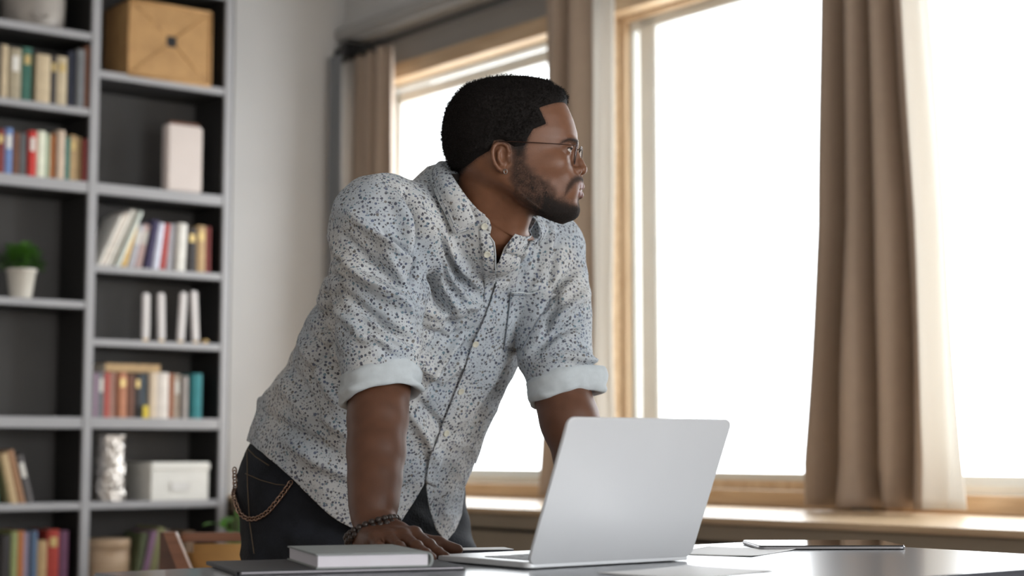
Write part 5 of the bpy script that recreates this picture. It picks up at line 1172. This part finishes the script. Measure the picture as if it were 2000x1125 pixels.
# ---------------- jeans and shoes
M_jean = mat('dark_denim', (.009, .011, .016), .75, spec=.25, var=.6, vscale=14, bump=.35, bscale=260); M_jst = mat('denim_stitch', (.10, .075, .05), .8); M_shoe = mat('brown_shoe', (.06, .03, .018), .4); M_sole = mat('pale_sole', (.5, .47, .42), .7)
gj = Grid((-.62, 2.90, .06), (.12, 3.50, .98), .007)
gj.op(lambda X, Y, Z: np.maximum(hips(X, Y, Z, -.020), np.maximum(Z - .925, .70 - Z)), (-.60, 2.85, .66), (.12, 3.5, .95), 0)
KR = at(592, 1100, 3.13); HR = at(578, 960, 3.13); HLp = at(800, 970, 3.27); KL = at(826, 1100, 3.27)
kr = Vector((KR.x + .005, 3.13, .50)); kl = Vector((KL.x + .01, 3.25, .50)); ar = Vector((KR.x - .01, 3.26, .09)); al = Vector((KL.x + .03, 3.38, .09))
gj.chain([HR, KR, kr, ar], [.108, .090, .070, .058], k=.05); gj.chain([HLp, KL, kl, al], [.105, .092, .070, .058], k=.05)
gj.ell((HR.x + .008, 3.20, .86), (.10, .11, .11), k=.05)
Vj, Qj = gj.nets(); Vj = relax(Vj, Qj, 3); Nj = vnormals(Vj, Qj)
Vj = Vj + Nj * np.array([noise.noise(Vector((p[0] * 12, p[1] * 12, p[2] * 30))) * .004 + (.5 - abs(noise.noise(Vector((p[0] * 8, p[1] * 8, p[2] * 22 + p[0] * 14))))) * .006 for p in Vj])[:, None]
jeans = pm('jeans', Vj, Qj, M_jean); bj = BVHTree.FromPolygons([Vector(v) for v in Vj], [tuple(int(i) for i in q) for q in Qj])
def jl(P, name, r, m, off=.001):
    pts = []
    for i in range(len(P) - 1):
        for k in range(8):
            q = (P[i][0] + (P[i + 1][0] - P[i][0]) * k / 8, P[i][1] + (P[i + 1][1] - P[i][1]) * k / 8); h = hit(q[0], q[1], off, bj)
            if h: pts.append(h[0])
    if len(pts) > 3: V, Fc = tube_data(pts, r, 6); pm(name, V, Fc, m, jeans)
jl([(480, 925), (510, 938), (540, 946), (560, 948)], 'pocket_seam', .0010, M_jst); jl([(483, 880), (484, 950), (488, 1020), (498, 1090)], 'side_seam', .0012, M_jst, .0006); jl([(476, 868), (500, 892), (530, 912)], 'waistband_seam', .0012, M_jst)
for A_, nm in ((ar, 'R'), (al, 'L')):
    g = Grid((A_.x - .12, A_.y - .27, -.01), (A_.x + .22, A_.y + .10, .13), .005); tip = Vector((.10, -.18, 0))
    g.cone((A_.x, A_.y + .02, .045), (A_.x + tip.x * .9, A_.y + tip.y * .9, .035), .043, .040, k=.03); g.cone((A_.x, A_.y, .05), (A_.x, A_.y, .11), .045, .045, k=.03); g.op(lambda X, Y, Z: Z - .012 + 0 * X + 0 * Y, (-1, 2, -.02), (1, 4, .012), 0, 's', .0)
    V, Fc = g.nets(); V[:, 2] = np.maximum(V[:, 2], .012); sh = pm('shoe', V, Fc, M_shoe)
    V2 = V[V[:, 2] < .035]; V, Fc = slab([(p[0], p[1]) for p in [(A_.x + tip.x * u + w_ * .80 * math.cos(th_) * 0, A_.y) for u, w_, th_ in ()]] or [(A_.x + tip.x * .45 + (.128 * math.cos(t_)) * .486 - (.047 * math.sin(t_)) * -.874, A_.y + .01 + tip.y * .45 + (.128 * math.cos(t_)) * -.874 - (.047 * math.sin(t_)) * -.486) for t_ in [2 * PI * i / 28 for i in range(28)]], 0.0005, .0125, .001); pm('sole', V, Fc, M_sole, sh)
# wallet chain
M_chain = mat('bronze_chain', (.38, .26, .20), .28, 1.0)
ctl = [(458, 916), (459, 945), (464, 975), (473, 1000), (488, 1013), (505, 1012), (525, 1000), (545, 978), (560, 957), (571, 941)]
P = []
for i in range(len(ctl) - 1):
    for k in range(12):
        q = (ctl[i][0] + (ctl[i + 1][0] - ctl[i][0]) * k / 12, ctl[i][1] + (ctl[i + 1][1] - ctl[i][1]) * k / 12); h = hit(q[0], q[1], .006, bj); P.append(h[0] if h else (at(q[0], q[1], P[-1].y) if P else at(q[0], q[1], 3.12)))
P = np.array([tuple(p) for p in P])
for _ in range(6): P[1:-1] = (P[:-2] + P[2:] + 2 * P[1:-1]) / 4
l = np.concatenate([[0], np.cumsum(np.linalg.norm(np.diff(P, axis=0), axis=1))]); nL = 46; cp = [Vector([float(np.interp(l[-1] * i / nL, l, P[:, d])) for d in range(3)]) for i in range(nL + 1)]
parts = []
for i in range(nL):
    t = (cp[i + 1] - cp[i]).normalized(); s_ = t.cross(Vector((0, -1, 0))).normalized(); o_ = t.cross(s_); ro = .6 if i % 2 else -.6; a = s_ * math.cos(ro) + o_ * math.sin(ro); c_ = (cp[i] + cp[i + 1]) / 2
    parts.append(tube_data([c_ + t * math.cos(2 * PI * k / 14) * .0062 + a * math.sin(2 * PI * k / 14) * .0040 for k in range(14)], .0012, 6, True))
V, Fc = merge(parts); pm('wallet_chain', V, Fc, M_chain)
# bead bracelets
M_bead = mat('dark_wood_bead', (.035, .024, .020), .32, var=.3, vscale=200)
axw = (WR - ER).normalized()
def bracelet(c, nrm, r, n_, rb, name='bracelet'):
    nrm = nrm.normalized(); a = (Vector((1, 0, 0)) - nrm * nrm.x).normalized(); b = nrm.cross(a); parts = []
    V, Fc = tube_data([c + (a * math.cos(2 * PI * k / 40) + b * math.sin(2 * PI * k / 40)) * r for k in range(40)], .0009, 6, True); root = pm(name, V, Fc, M_bead)
    for i in range(n_):
        th = 2 * PI * i / n_; bm = bmesh.new(); bmesh.ops.create_uvsphere(bm, u_segments=14, v_segments=9, radius=rb)
        for v in bm.verts: v.co += c + (a * math.cos(th) + b * math.sin(th)) * r - ORI
        obj('bead', bm, M_bead, root, True)
bracelet(WR + Vector((.0, -.004, -.0135)), Vector((-.36, .25, .9)), .0415, 25, .0053)
bracelet(WR + Vector((.003, -.008, -.0215)), Vector((-.34, .28, .9)), .0420, 25, .0054)
